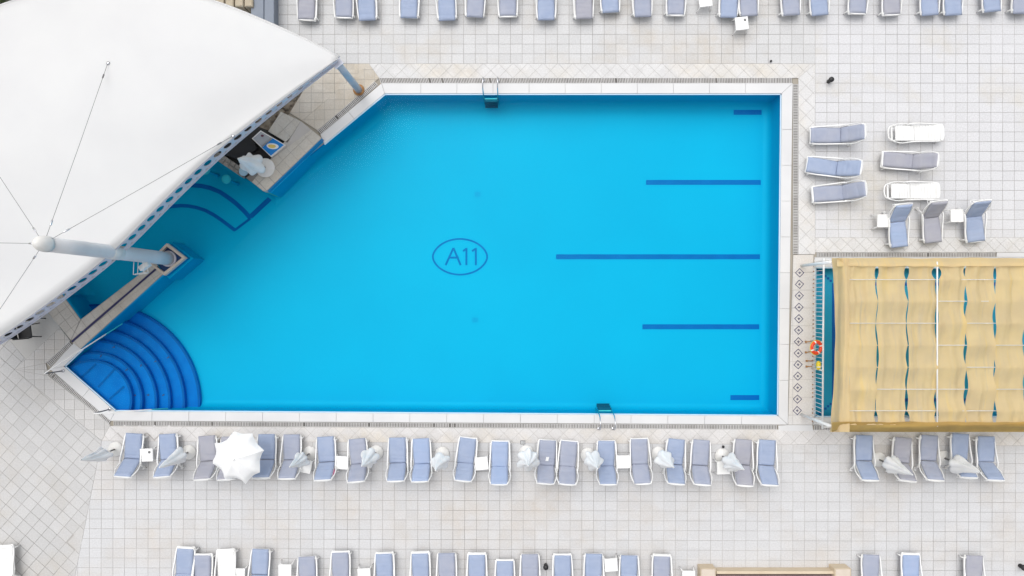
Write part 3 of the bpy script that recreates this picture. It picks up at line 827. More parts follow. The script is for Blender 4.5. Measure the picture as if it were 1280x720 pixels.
mm.f = [(j * (NU + 1) + i, j * (NU + 1) + i + 1, (j + 1) * (NU + 1) + i + 1, (j + 1) * (NU + 1) + i) for j in range(NV) for i in range(NU)]
mm.sm = [True] * len(mm.f)
mo = under(mm.build('membrane', MEMB, can), can)
so = mo.modifiers.new('thickness', 'SOLIDIFY'); so.thickness = .02; so.offset = 0
ed_ = MB().tube([p + Vector((0, 0, -.01)) for p in backp], .035, 6)
under(ed_.build('edge_hem', MEMB, can), can)
hem = MB().tube([p + Vector((0, 0, -.015)) for p in front], .028, 6)
under(hem.build('front_hem', MEMB, can), can)

def memb_at(px, py):
    best = None
    for row in MEMG:
        for p in row:
            k = H / (H - p.z) * PXM; d = (NX + p.x * k - px) ** 2 + (NY - p.y * k - py) ** 2
            if best is None or d < best[0]: best = (d, p)
    return best[1]

# support column at the canopy corner
c0 = W(448.5, 112.5, 0); c1 = W(422.5, 80, 3.1)
colm = empty('canopy_column', c0); tag(colm, 'pale blue steel column holding up the pointed corner of the canopy', 'column')
link('shaft', MB().tube([(0, 0, 0), (c1 - c0) * .5, (c1 - c0)], [.125, .12, .11], 18).mesh('shaft', STEELB), colm)
link('base_plate', MB().lathe([(.2, 0), (.2, .015), (.13, .03)], 20).mesh('base_plate', RUST), colm)
link('head_plate', MB().box((c1 - c0) + Vector((0, 0, .02)), (.3, .2, .04), R(40)).mesh('head_plate', BEAM), colm)
for k in range(4):
    a = k * math.pi / 2 + .4; link('bolt', MB().lathe([(.016, 0), (.016, .03), (.001, .035)], 8).mesh('bolt', RUST), colm, (.165 * math.cos(a), .165 * math.sin(a), .012))

# mast
m0 = W(211, 323.5, 0); MH = 6.2
mast = empty('mast', (m0.x, m0.y, 0)); tag(mast, 'tall grey steel mast with domed cap rising from the pool pedestal through the canopy edge', 'mast')
link('shaft', MB().lathe([(.225, .02), (.225, 1.2), (.215, 3), (.205, 5), (.2, MH)], 28).mesh('shaft', MASTM), mast)
link('cap', MB().lathe([(.212, MH), (.212, MH + .1), (.19, MH + .25), (.14, MH + .36), (.075, MH + .43), (.001, MH + .45)], 28).mesh('cap', WHITE2), mast)
link('collar', MB().lathe([(.216, 3.0), (.226, 3.02), (.226, 3.5), (.216, 3.52)], 28).mesh('collar', WHITE2), mast)
link('foot_flange', MB().lathe([(.28, .02), (.28, .05), (.23, .06)], 24).mesh('foot_flange', BEAM), mast)
br = link('floodlight', MB().box((-.05, -.33, 1.45), (.34, .16, .22), R(35), .02).mesh('floodlight', WHITE), mast)
link('bracket', MB().tube([(0, -.2, 1.4), (-.03, -.3, 1.38)], .02, 6).mesh('bracket', CHROME), br)
rk = MB()
for a, b in (((-.1, -.2, 2.0), (-.12, -.62, 2.0)), ((.18, -.2, 2.0), (.22, -.56, 2.0)), ((-.12, -.62, 2.0), (.22, -.56, 2.0)), ((-.12, -.62, 1.75), (.22, -.56, 1.75)), ((-.12, -.62, 2.0), (-.12, -.62, 1.75)), ((.22, -.56, 2.0), (.22, -.56, 1.75)), ((-.1, -.2, 1.75), (-.12, -.62, 1.75)), ((.18, -.2, 1.75), (.22, -.56, 1.75))):
    rk.tube([a, b], .012, 6)
link('wire_rack', rk.mesh('wire_rack', WHITE), mast)
for k, (x, y) in enumerate(((133, 79), (288, 172), (-48, 148), (-80, 303), (-32, 450))):
    e = memb_at(x, y) - mast.location; e = e + Vector((0, 0, .03))
    d = Vector((e.x, e.y, 0)).normalized(); s_ = Vector((0, 0, MH + .02)) + d * .21
    cb = link('stay_cable', MB().tube([s_, s_.lerp(e, .5) + Vector((0, 0, -.02)), e], .0065, 5).mesh('stay_cable', CABLE), mast)
    q0, q1 = s_.lerp(e, .05), s_.lerp(e, .085)
    link('turnbuckle', MB().tube([q0, q0.lerp(q1, .2), q0.lerp(q1, .8), q1], [.01, .024, .024, .01], 7).mesh('turnbuckle', CHROME), cb)
    q0, q1 = s_.lerp(e, .90), s_.lerp(e, .93)
    link('turnbuckle', MB().tube([q0, q0.lerp(q1, .2), q0.lerp(q1, .8), q1], [.01, .022, .022, .01], 7).mesh('turnbuckle', CABLE), cb)
    link('anchor_plate', MB().lathe([(.055, -.02), (.055, .0), (.02, .02)], 12).mesh('anchor_plate', CHROME), cb, e)

# ------------------------------------------------------------------ shade netting over the children's pool
net = empty('shade_netting', W(1160, 430, 0)); tag(net, 'tan strips of shade netting stretched on white wires over the small pool', 'shade netting')
NZ = 2.55
wires = [349.5, 376.5, 404, 431.5, 459, 486.5, 513.5]
bnd = [1060, 1096, 1134, 1171.5, 1208, 1244, 1281, 1318, 1350]
vis_ = {0: (0, 1, 2, 4, 6), 1: (3,), 2: (0, 1, 2, 4), 3: (3, 5), 4: (4, 6), 5: (1, 2, 3, 5), 6: (0, 1, 2, 4)}
gap_w = {(1, 0): 2.6, (2, 0): 2.8, (3, 0): 6, (1, 7): 2.8, (2, 7): 2.2, (3, 7): 2.6}
ylo, yhi = 331.0, 531.0
def strip(i):
    lv = []
    ys = [ylo] + wires + [yhi]
    for k, y in enumerate(ys):
        if k == 0 or k == len(ys) - 1: lv.append(0.0)
        else: lv.append(-.055 if i in vis_[k - 1] else .05)
    rnd = random.Random(i * 7 + 3)
    seg = [[rnd.choice((.0, .1, .3, .6, 1.2, 1.9)) for _ in range(9)] for _ in range(2)]
    hang = [rnd.uniform(.02, .07) for _ in range(9)]
    def fn(u, v):
        y = ylo + (yhi - ylo) * v
        k = 0
        while k < len(ys) - 2 and ys[k + 1] < y: k += 1
        t = (y - ys[k]) / (ys[k + 1] - ys[k]); ss = t * t * (3 - 2 * t)
        z = lv[k] * (1 - ss) + lv[k + 1] * ss
        bul = math.sin(math.pi * t)
        g0 = .35 + bul * seg[0][k] + gap_w.get((i, k), 0) * bul * .5
        g1 = .35 + bul * seg[1][k] + gap_w.get((i + 1, k), 0) * bul * .5
        x = bnd[i] + g0 + (bnd[i + 1] - g1 - bnd[i] - g0) * u
        wv = noise.noise(Vector((x * .09 + i * 5, y * .012, i))) * .075 + noise.noise(Vector((x * .22, y * .02, i + 9))) * .04
        fold = .03 * math.sin(u * math.pi * 3 + i + 2.0 * noise.noise(Vector((y * .015, i, 0)))) * (.5 + .5 * bul)
        z2 = NZ + z - hang[k] * bul * math.sin(math.pi * u) + wv * .8 + fold - .03 * (1 - math.sin(math.pi * u)) * bul
        p = W(x, y, NZ)
        return (p.x, p.y, z2)
    return fn
for i in range(8):
    under(MB().grid(strip(i), 22, 100, flip=True).build('net_strip', TAN, net), net)
for j, y in enumerate(wires):
    a, b = W(1058, y, NZ), W(1352, y, NZ)
    under(MB().tube([a, b], .0095, 6).build('wire', WHITE2, net), net)
for x in (1171.5,):
    under(MB().tube([W(x, 327, NZ + .03), W(x, 533, NZ + .03)], .024, 8).build('rafter', WHITE, net), net)
def flap(name, fn, nu, nv, m): under(MB().grid(fn, nu, nv).build(name, m, net), net)
def left_flap(u, v):
    y = 322.5 + (540 - 322.5) * v
    bow = 5.0 * math.sin(math.pi * v) * (1 - u) + 1.5 * noise.noise(Vector((y * .03, 1, 0))) * (1 - u)
    x = 1040 + (1062 - 1040) * u + bow - 2.5 * v * (1 - u)
    z = NZ + .06 - .38 * (1 - u) ** 2 + .035 * noise.noise(Vector((x * .25, y * .012, 4))) + .025 * math.sin(u * 9 + y * .006)
    p = W(x, y, z); return (p.x, p.y, z)
flap('edge_flap', left_flap, 16, 60, TAN)
def top_flap(u, v):
    x = 1046 + (1352 - 1046) * u; y = 322.5 + 1.0 * noise.noise(Vector((x * .03, 0, 0))) * (1 - v) + 10.5 * v + 1.5 * v * noise.noise(Vector((x * .05, 7, 0)))
    z = NZ + .06 - .22 * (1 - v) ** 2 + .03 * noise.noise(Vector((x * .02, y * .2, 8)))
    p = W(x, y, z); return (p.x, p.y, z)
flap('edge_flap', top_flap, 80, 6, TAN)
def bot_flap(u, v):
    x = 1040 + (1352 - 1040) * u; y = 527.5 + 12.5 * v + 1.2 * noise.noise(Vector((x * .04, 3, 0))) * (1 - v)
    z = NZ + .07 - .35 * v ** 2 + .05 * noise.noise(Vector((x * .025, y * .25, 2))) + .03 * math.sin(v * 7 + x * .02)
    p = W(x, y, z); return (p.x, p.y, z)
flap('edge_flap', bot_flap, 90, 10, GOLD)
frame_m = WHITE
for (x, y) in ((1044, 327), (1044, 535), (1350, 327), (1350, 535), (1180, 327), (1180, 535)):
    p = W(x, y, NZ); under(MB().tube([(p.x, p.y, 0), (p.x, p.y, NZ - .3)], .05, 10).build('post', frame_m, net), net)
for a, b in (((1047, 327), (1352, 327)), ((1047, 535), (1352, 535)), ((1058, 327), (1058, 535))):
    under(MB().tube([W(*a, NZ - .28 if a[0] != 1058 else NZ - .2), W(*b, NZ - .28 if a[0] != 1058 else NZ - .2)], .035, 8).build('frame_tube', frame_m, net), net)

# children's pool floor line and corner squares
KZ = KD + .006
floor_strip('floor_line', [(1042, 354), (1042, 503)], 4.0, KPOOL, PLINE, KZ)
floor_strip('floor_line', [(1050, 355), (1340, 355)], 4.0, KPOOL, PLINE, KZ)
floor_strip('floor_line', [(1050, 500), (1340, 500)], 4.0, KPOOL, PLINE, KZ)
for k in range(6):
    for x, y in ((1038.5 - k * 3.4, 351 - k * 2.9), (1038.5 - k * 3.4, 505 + k * 2.9)):
        if 336 < y < 519: floor_strip('corner_square', [(x - 1.5, y), (x + 1.5, y)], 2.8, KPOOL, PLINE, KZ)

# ------------------------------------------------------------------ fence between the pools
fen = empty('railing', W(1017, 430, 0)); tag(fen, 'low white baluster railing with rusty feet beside the small pool', 'railing')
FH = .80
fl_pts = [(1017, 326.5), (1015.5, 529)]
nb = 40
balm = MB().tube([(0, 0, 0), (0, 0, FH)], .009, 6).mesh('baluster', WHITE)
footm = MB().lathe([(.024, 0), (.02, .03), (.01, .045)], 8).mesh('foot', RUST)
for k in range(nb):
    p = W(*lerp2(fl_pts[0], fl_pts[1], (k + .5) / nb))
    b = link('baluster', balm, fen, (p.x - fen.location.x, p.y - fen.location.y, 0)); b.rotation_euler = (random.gauss(0, .012), random.gauss(0, .012), 0)
    if random.random() < .8: link('foot', footm, b)
a, b = W(*fl_pts[0]), W(*fl_pts[1])
under(MB().tube([a + Vector((0, .05, FH)), b + Vector((0, -.05, FH))], .032, 8).build('top_rail', WHITE, fen), fen)
under(MB().tube([a + Vector((0, .05, .1)), b + Vector((0, -.05, .1))], .012, 8).build('bottom_rail', WHITE2, fen), fen)
for (s0, s1) in (((1017, 327), (1075, 325.5)), ((1015.5, 528.5), (1075, 528.5))):
    a, b = W(*s0), W(*s1)
    under(MB().tube([a + Vector((0, 0, FH)), b + Vector((0, 0, FH))], .02, 8).build('top_rail', WHITE, fen), fen)
    under(MB().tube([a + Vector((0, 0, .1)), b + Vector((0, 0, .1))], .012, 8).build('bottom_rail', WHITE2, fen), fen)
    for k in range(10):
        p = W(*lerp2(s0, s1, (k + .5) / 10)); link('baluster', balm, fen, (p.x - fen.location.x, p.y - fen.location.y, 0))
for (x, y) in ((1010, 427), (1010, 440), (1011, 451), (1011, 458)):
    p = W(x, y); mb = MB().box((0, 0, .012), (.22, .03, .024)); mb.box((-.09, 0, .03), (.05, .06, .06))
    link('gate_hinge', mb.mesh('gate_hinge', RUST), fen, (p.x - fen.location.x, p.y - fen.location.y, .004)).rotation_euler.z = random.gauss(0, .15)
for y in (426, 460):
    p = W(1014.5, y); under(MB().tube([p, p + Vector((0, 0, FH + .05))], .022, 8).build('gate_post', WHITE2, fen), fen)
# life ring and float
p = W(1020.8, 434.5, .82)
lr = empty('life_ring', (p.x, p.y, .8)); tag(lr, 'orange life ring with white bands hung on the railing', 'life ring')
lr.rotation_euler = (R(8), R(14), .3)
def torus(mb, Rr, r, a0, a1, n, m=10):
    pts = [(Rr * math.cos(a0 + (a1 - a0) * i / n), Rr * math.sin(a0 + (a1 - a0) * i / n), 0) for i in range(n + 1)]
    mb.tube(pts, r, m)
t1 = MB(); torus(t1, .185, .058, 0, 2 * math.pi, 40); link('ring', t1.mesh('ring', ORANGE), lr)
for k in range(4):
    t2 = MB(); torus(t2, .185, .061, k * math.pi / 2, k * math.pi / 2 + .22, 5); link('band', t2.mesh('band', WHITE), lr)
t3 = MB(); torus(t3, .25, .010, 0, 2 * math.pi, 40, 6); link('grab_rope', t3.mesh('grab_rope', YELLOW), lr)
p = W(1024.5, 457, .7); fb = empty('rescue_float', (p.x, p.y, .62)); tag(fb, 'small yellow rescue float hanging on the railing', 'float')
link('body', MB().tube([(0, -.16, 0), (0, -.13, .0), (0, -.05, .0), (0, .07, .0), (0, .13, 0), (0, .15, 0)], [.02, .06, .08, .08, .05, .02], 12).mesh('body', YELLOW), fb)
link('strap', MB().tube([(-.07, -.05, .03), (0, -.05, .088), (.07, -.05, .03)], .018, 6).mesh('strap', WHITE), fb)

# ------------------------------------------------------------------ pool ladders and stair handrails
TREAD = mat('dark_tread', (.03, .07, .14), .5)  # one dark blue for all the treads
def ladder(x, y, sgn, label):
    p = W(x, y); r = empty('pool_ladder', (p.x, p.y, 0)); tag(r, label, 'ladder', 'pool ladders')
    if sgn < 0: r.rotation_euler.z = math.pi
    for s_ in (-.25, .25):               # +y is away from the water
        pts = [(s_, .46, 0), (s_, .45, .35), (s_, .40, .52), (s_, .28, .62), (s_, .12, .60), (s_, .0, .48), (s_, -.06, .25), (s_, -.09, -.1), (s_, -.10, -.95)]
        link('rail', MB().tube(pts, .02, 8).mesh('rail', CHROME), r)
        link('flange', MB().lathe([(.05, .0), (.05, .018), (.02, .025)], 12).mesh('flange', CHROME), r, (s_, .46, .006))
    for k in range(3):
        tr_ = link('tread', MB().box((0, -.17 - .03 * k, -.2 - .27 * k), (.46, .13, .03), 0, .008).mesh('tread', TREAD), r)
        if k == 0: link('tread_highlight', MB().box((0, -.125, -.182), (.44, .03, .012), 0, .003).mesh('tread_highlight', WHITE), tr_)  # white strip paints the bright highlight along the top tread
ladder(613.5, 117, 1, 'steel pool ladder on the long edge nearer the top loungers')
ladder(757, 519, -1, 'steel pool ladder on the long edge beside the lower lounger row')
def handrail(base, end, top_h, label):
    b = W(*base); e = W(*end, -.35); r = empty('handrail', (b.x, b.y, 0)); tag(r, label, 'handrail', 'stair handrails'); e = e - r.location
    t = Vector((0, 0, top_h)); d = Vector((e.x, e.y, 0)).normalized()
    link('rail', MB().tube([t + Vector((-.02, 0, -.06)), t, t + d * .15 + Vector((0, 0, -.03)), t.lerp(e, .5), e], .02, 8).mesh('rail', WHITE), r)
    link('post', MB().tube([(0, 0, 0), t + Vector((0, 0, -.02))], .022, 8).mesh('post', CABLE), r)
    link('flange', MB().lathe([(.06, 0), (.06, .02), (.02, .03)], 12).mesh('flange', CHROME), r, (0, 0, .008))
handrail((79, 463.5), (153, 404.5), .95, 'thin white handrail down the curved steps along the counter walkway')
handrail((137.5, 511.5), (210, 510.5), .90, 'thin white handrail down the curved steps along the lower pool edge')

# ------------------------------------------------------------------ sun loungers
SL, BL, CWID = .87, .72, .56
def cushion(L, seed, thick=.07, wid=CWID):
    rnd = random.Random(seed)
    cre = [(rnd.uniform(.08, .92), rnd.uniform(.4, 1), rnd.uniform(-.25, .25)) for _ in range(rnd.randint(3, 6))]
    nu, nv = 10, 26
    def fn(u, v):
        x = (u - .5) * 2; y = v * 2 - 1
        e = (1 - abs(x) ** 9) * (1 - abs(y) ** 14)
        z = thick * (.35 + .65 * max(0, e) ** .5) + .012 * noise.noise(Vector((u * 2 + seed, v * 3, seed * .7)))
        for c, a, sl in cre:
            dd = (v - c - sl * (u - .5) * .25) / .022
            z -= .014 * a * math.exp(-dd * dd)
        bul = .012 * math.sin(math.pi * v) + .004 * noise.noise(Vector((v * 5, seed, x)))
        return (x * (wid / 2 + bul * (1 if abs(x) > .01 else 0)), v * L, z)
    mb = MB().grid(fn, nu, nv)
    ring = [i for i in range(nu + 1)] + [(j + 1) * (nu + 1) + nu for j in range(nv)] + [nv * (nu + 1) + i for i in range(nu - 1, -1, -1)] + [j * (nu + 1) for j in range(nv - 1, 0, -1)]
    low = [(mb.v[i][0] * .985, mb.v[i][1], 0) for i in ring]; n0 = len(mb.v); k = len(ring)
    mb.v += low
    for i in range(k):
        mb.f.append((ring[(i + 1) % k], ring[i], n0 + i, n0 + (i + 1) % k)); mb.sm.append(False)
    return mb
SEATC = [[cushion(SL, s).mesh('seat_cushion', m) for s in range(4)] for m in FAB]
BACKC = [[cushion(BL, s + 20).mesh('back_cushion', m) for s in range(4)] for m in FAB]
SZ = .29            # seat frame height
def side_rail(s):
    x = s * .315
    pts = [(s * .27, -.02, SZ - .05), (x, .03, SZ - .02), (x + s * .012, .25, SZ + .0), (x + s * .02, .5, SZ + .05), (x + s * .03, .72, SZ + .13), (x + s * .035, .9, SZ + .15), (x + s * .03, 1.0, SZ + .10), (x + s * .015, 1.08, SZ - .02), (x, 1.13, SZ - .12), (x, 1.16, SZ - .2)]
    mb = MB(); out = []
    for i in range(len(pts) - 1):
        for t in (0, .5):
            out.append(Vector(pts[i]).lerp(Vector(pts[i + 1]), t))
    out.append(Vector(pts[-1])); out = smooth(out, 2)
    v = []; f = []
    for i, p in enumerate(out):
        d = (out[min(i + 1, len(out) - 1)] - out[max(i - 1, 0)]).normalized(); a = Vector((1, 0, 0)); b = a.cross(d).normalized()
        w, h = .019, .026
        v += [p + a * w + b * h, p - a * w + b * h, p - a * w - b * h, p + a * w - b * h]
    for i in range(len(out) - 1):
        for k in range(4): f.append((i * 4 + k, i * 4 + 4 + k, i * 4 + 4 + (k + 1) % 4, i * 4 + (k + 1) % 4))
    n = len(out) - 1
    f += [(0, 1, 2, 3), (n * 4 + 3, n * 4 + 2, n * 4 + 1, n * 4)]
    mb.add(v, f)
    return mb
RAILM = {s: side_rail(s).mesh('side_rail', WHITE) for s in (-1, 1)}
def leg_me(s, y, top, spl):
    return MB().tube([(s * .315, y, top), (s * (.315 + spl * .5), y, top * .5), (s * (.315 + spl), y, 0)], [.026, .024, .02], 8).mesh('leg', WHITE)
LEGM = [leg_me(s, y, t, .03) for s in (-1, 1) for y, t in ((.1, SZ - .03), (1.2, SZ - .1))]
def frame_me(name, L, end):
    mb = MB(); w = .285
    for s in (-1, 1):
        if end > .1:
            mb.box((s * .262, L / 2, -.02), (.03, L, .04), 0, .008)
            mb.tube(smooth([Vector(q) for q in ((s * .285, .0, -.02), (s * .32, .10, -.01), (s * .365, .24, .0), (s * .38, .36, .0), (s * .36, .50, .0), (s * .32, .62, .005), (s * .285, .70, .01))], 1), .021, 7)
        else: mb.box((s * w, L / 2, -.02), (.04, L, .04), 0, .008)
    mb.box((0, end - (.02 if end > 0 else -.0), -.022), (2 * w + .035, .05, .036), 0, .008)
    return mb.mesh(name, WHITE)
def rim(y0, sgn, name):
    """The rounded white lip at the head or foot of a lounger."""
    mb = MB(); n = 14; v = []; f = []
    for i in range(n + 1):
        a = -1 + 2 * i / n; x = a * .30; y = y0 + sgn * (.055 * (1 - abs(a) ** 4))
        v += [(x, y, .0), (x, y, .035), (x, y0 - sgn * .06, .035), (x, y0 - sgn * .06, .0)]
    for i in range(n):
        for k in range(4): f.append((i * 4 + k, i * 4 + (k + 1) % 4, i * 4 + 4 + (k + 1) % 4, i * 4 + 4 + k))
    f += [(3, 2, 1, 0), tuple(n * 4 + k for k in range(4))]
    mb.add(v, f if sgn > 0 else [q[::-1] for q in f]); return mb.mesh(name, WHITE)
SEATF, BACKF = frame_me('seat_frame', SL, .02), frame_me('back_frame', BL, BL)
FOOTLIP, HEADLIP = rim(.025, -1, 'foot_lip'), rim(BL, 1, 'head_lip')
SLATM = MB().box((0, 0, .012), (.56, .081, .022), 0, .005).mesh('slat', WHITE)
LOOPM = MB().tube(smooth([Vector(q) for q in ((-.27, BL - .12, .0), (-.275, BL - .02, .0), (-.26, BL + .06, .0), (-.18, BL + .105, .0), (0, BL + .115, .0), (.18, BL + .105, .0), (.26, BL + .06, .0), (.275, BL - .02, .0), (.27, BL - .12, .0))], 1), .024, 8).mesh('head_loop', WHITE)
STAYM = MB().tube([(-.2, .42, -.02), (-.2, .52, -.26), (.2, .52, -.26), (.2, .42, -.02)], .014, 6).mesh('back_stay', WHITE)

def lounger(foot, rz, back, fab=0, seed=0, stretch=1.0, bare=False, label='', group='', lip=True, cushion_shift=0.0, wid=1.0):
    root = empty('sun_lounger', (foot.x, foot.y, 0), rz); root.scale = (wid, stretch, 1)
    tag(root, label, 'sun lounger', group)
    for s in (-1, 1): link('side_rail', RAILM[s], root)
    for me in LEGM: link('leg', me, root)
    sf = link('seat_frame', SEATF, root, (0, 0, SZ)); link('foot_lip', FOOTLIP, sf)
    bf = link('back_frame', BACKF, root, (0, SL, SZ)); bf.rotation_euler.x = back
    if bare: link('head_loop', LOOPM, bf)
    else: link('head_lip', HEADLIP, bf)
    link('back_stay', STAYM, bf)
    if bare:
        for k in range(10): link('slat', SLATM, sf, (0, .05 + k * .086, 0))
        for k in range(7): link('slat', SLATM, bf, (0, .05 + k * .086, 0))
    else:
        c = link('seat_cushion', SEATC[fab][seed % 4], root, (random.gauss(0, .006), -.012 + cushion_shift, SZ + .014)); c.rotation_euler.z = random.gauss(0, .012)
        d = link('back_cushion', BACKC[fab][(seed * 3 + 1) % 4], root, (c.location.x, SL + cushion_shift * .5, SZ + .014)); d.rotation_euler = (back, 0, random.gauss(0, .01))
    return root

def place(fp, hp, **kw):
    """foot and head of a lounger as measured; the back angle follows from its length."""
    stretch = kw.get('stretch', 1.0)
    f = W(*fp, SZ + .07); back = R(40)
    for _ in range(4):
        h = W(*hp, SZ + .05 + BL * math.sin(back)); v = Vector((h.x - f.x, h.y - f.y)); L = v.length / stretch
        back = math.acos(max(.60, min(.985, (L - SL) / BL)))
    if 'back' in kw: back = kw.pop('back')
    return lounger(Vector((f.x, f.y, 0)), math.atan2(v.y, v.x) - math.pi / 2, back, **kw)

ORD = 'first second third fourth fifth sixth seventh eighth ninth tenth eleventh twelfth thirteenth fourteenth fifteenth sixteenth seventeenth eighteenth nineteenth twentieth twenty-first twenty-second twenty-third twenty-fourth twenty-fifth'.split()
FN = ['blue-grey', 'slate-blue', 'grey', 'light blue']
row2 = [((166.5, 543.2), (152, 596.5), 0), ((208.5, 544), (201.5, 596), 0), ((257.7, 547), (252, 600), 2), ((286.5, 547), (281, 600), 2), ((332.6, 545), (325.5, 598), 0),
        ((364, 545), (357.6, 599), 1), ((406.3, 548), (402.8, 600), 0), ((445.7, 550), (444.4, 602), 1), ((496.7, 548.7), (494.2, 602), 0), ((525.7, 549.7), (524.7, 602), 3),
        ((585.2, 548), (578.6, 601.5), 0), ((625.3, 552), (624, 606), 3), ((684.7, 551), (682, 605), 1), ((712, 552), (709.3, 606), 1), ((758.5, 552), (760.6, 606), 0),
        ((799.6, 549), (804, 605), 1), ((846, 551), (845.5, 605.5), 0), ((877.3, 552), (878.3, 606.5), 1), ((930, 551), (931.6, 607.5), 2), ((960, 552), (963, 607), 0)]
for i, (f, h, c) in enumerate(row2):
    place(f, h, fab=c, seed=i, label=f'{FN[c]} cushioned lounger, {ORD[i]} from the canopy side in the row along the pool', group='loungers beside the lower pool edge', cushion_shift=random.uniform(-.05, -.02) if i < 10 or i > 15 else random.uniform(-.01, .02))
row2b = [((1080.7, 546.5), (1088.5, 601), 0), ((1130, 549.3), (1135.8, 601), 2), ((1163, 546.5), (1170.3, 601), 1), ((1202, 544.6), (1212.5, 597.6), 0), ((1233.6, 548), (1246, 601), 0)]
for i, (f, h, c) in enumerate(row2b):
    place(f, h, fab=c, seed=i + 3, label=f'{FN[c]} cushioned lounger, {ORD[i]} of five below the shade netting counted from the railing', group='loungers below the shade netting', cushion_shift=-.05)
top = [(382.5, 24, 2), (429, 21, 1), (459, 22.5, 0), (510.6, 20.5, 0), (558.6, 22.5, 0), (593, 19.5, 1), (635, 19.5, 1), (683, 22, 0), (730, 21.5, 2), (763.5, 13.5, 0), (804, 18, 1), (845, 18, 1),
       (911, 19, 0), (937, 17, 1), (990, 17, 1), (1026, 16, 0), (1073, 16, 1), (1116, 17.5, 2), (1164, 16, 0), (1193, 16, 0), (1242, 12.5, 0), (1278, 14, 1)]
for i, (x, y, c) in enumerate(top):
    place((x, y), (x * 1.02 - 13 + random.uniform(-3, 3), y - 56), fab=c, seed=i + 5, back=R(38), label=f'{FN[c]} cushioned lounger, {ORD[i]} from the canopy side in the uppermost row', group='loungers in the uppermost row', cushion_shift=random.choice((-.06, -.03, .02)))
bot = [(231, 685, 0, 0, -5), (253, 694, 1, 0, -3), (281, 688, 0, 1, -3), (325, 688, 0, 0, -4), (383, 697.5, 1, 0, 0), (425, 690.5, 1, 0, -1), (480, 692, 0, 0, 0), (525, 691, 0, 0, 0), (558, 693, 1, 0, 0), (596, 692.5, 0, 0, 0), (631, 701, 0, 0, 0),
       (662.5, 694.5, 1, 0, 0), (703, 694, 0, 0, 1), (742.5, 694, 0, 0, 0), (787, 696, 0, 0, 0), (828, 694.5, 1, 0, 0), (1090, 695, 1, 0, 2), (1140, 693, 3, 0, 2), (1219, 696, 2, 0, 2)]
bi = 0
for i, (x, y, c, bare, lean) in enumerate(bot):
    if bare:
        place((x, y), (x + lean - 4, y + 56), fab=c, bare=True, back=R(35), label='bare white slatted lounger between cushioned ones in the lowest row', group='loungers in the lowest row'); continue
    place((x, y), (x + (x - 648) * .016 + lean, y + 56), fab=c, seed=i + 2, back=R(38), label=f'{FN[c]} cushioned lounger, {ORD[bi]} cushioned one from the canopy side in the lowest row', group='loungers in the lowest row', cushion_shift=random.choice((-.02, .03, .05)))
    bi += 1
place((3, 683), (-8, 740), bare=True, back=R(30), label='bare white slatted lounger on the diagonal paving at the lower corner', group='loungers in the lowest row')
# the group on the deck beyond the pool's straight end
g = 'loungers on the open deck past the straight pool end'
S2 = 1.18
place((1014.6, 168.7), (1082, 164), fab=1, seed=1, stretch=S2, wid=.92, label='slate-blue lounger lying crosswise, uppermost of the three beside the pool end', group=g)
place((1010, 205), (1077, 209.5), fab=0, seed=2, stretch=S2, wid=.92, label='blue-grey lounger lying crosswise, middle one of the three beside the pool end', group=g)
place((1016.7, 243), (1083, 235.5), fab=1, seed=3, stretch=S2, wid=.92, label='slate-blue lounger lying crosswise, lowest of the three beside the pool end', group=g, cushion_shift=.03)
place((1104, 198.5), (1173, 200), fab=2, seed=0, stretch=S2, wid=.9, label='grey cushioned lounger lying crosswise between two bare white loungers', group=g, cushion_shift=.03)
place((1180, 165), (1112, 166), bare=True, stretch=1.14, wid=.9, back=R(7), label='bare white lounger lying flat above the grey cushioned lounger', group=g)
place((1175, 238), (1107, 238.5), bare=True, stretch=1.14, wid=.9, back=R(7), label='bare white lounger lying flat below the grey cushioned lounger', group=g)
place((1125.4, 307), (1131, 255), fab=3, seed=1, label='blue lounger of the upright three, the one closest to the pool', group=g, cushion_shift=-.04)
place((1168, 301.5), (1175, 251.5), fab=2, seed=2, label='grey lounger, middle of the upright three above the shade netting', group=g, cushion_shift=-.04)
place((1221.5, 301.5), (1229.5, 251), fab=0, seed=3, label='blue-grey lounger of the upright three, the one furthest from the pool', group=g, wid=1.04)

# ------------------------------------------------------------------ side tables
TT = MB().box((0, 0, .39), (.44, .44, .022), 0, .008)
for s in (-1, 1): TT.box((s * .212, 0, .367), (.018, .43, .045)); TT.box((0, s * .212, .367), (.40, .018, .045))
TTOP = TT.mesh('table_top', WHITE)
TLEG = [MB().tube([(sx * .19, sy * .19, .37), (sx * .215, sy * .215, .18), (sx * .245, sy * .245, 0)], [.024, .02, .016], 7).mesh('leg', WHITE) for sx in (-1, 1) for sy in (-1, 1)]
THOLE = MB().lathe([(.045, .0), (.045, .004), (.001, .0045)], 14).mesh('parasol_hole', CABLE)
def table(x, y, label, rz=None, hole=False, sc=1.0):
    p = W(x, y, .4); r = empty('side_table', (p.x, p.y, 0), random.gauss(0, .08) if rz is None else rz); r.scale = (sc, sc, 1); tag(r, label, 'side table', 'white plastic side tables')
    link('table_top', TTOP, r)
    for me in TLEG: link('leg', me, r)
    if hole: link('parasol_hole', THOLE, r, (.11, .1, .4))
table(182.8, 569, 'small white side table between the first two loungers of the pool row', hole=True)
table(426.6, 578.5, 'small white side table between the seventh and eighth loungers of the pool row')
table(381, 583, 'small white side table half under a folded umbrella beside the pink towel lounger', -.2)
table(602, 579.5, 'small white side table between the eleventh and twelfth loungers of the pool row', .1)
table(779.5, 577.5, 'small white side table between the fifteenth and sixteenth loungers of the pool row', .02)
table(904.5, 585, 'small white side table under a folded umbrella beside the nineteenth pool row lounger', .03)
table(1105, 276, 'small white side table at the upright blue lounger near the pool', .02)
table(1196.5, 269.5, 'small white side table between the grey and the widest upright loungers', .02)
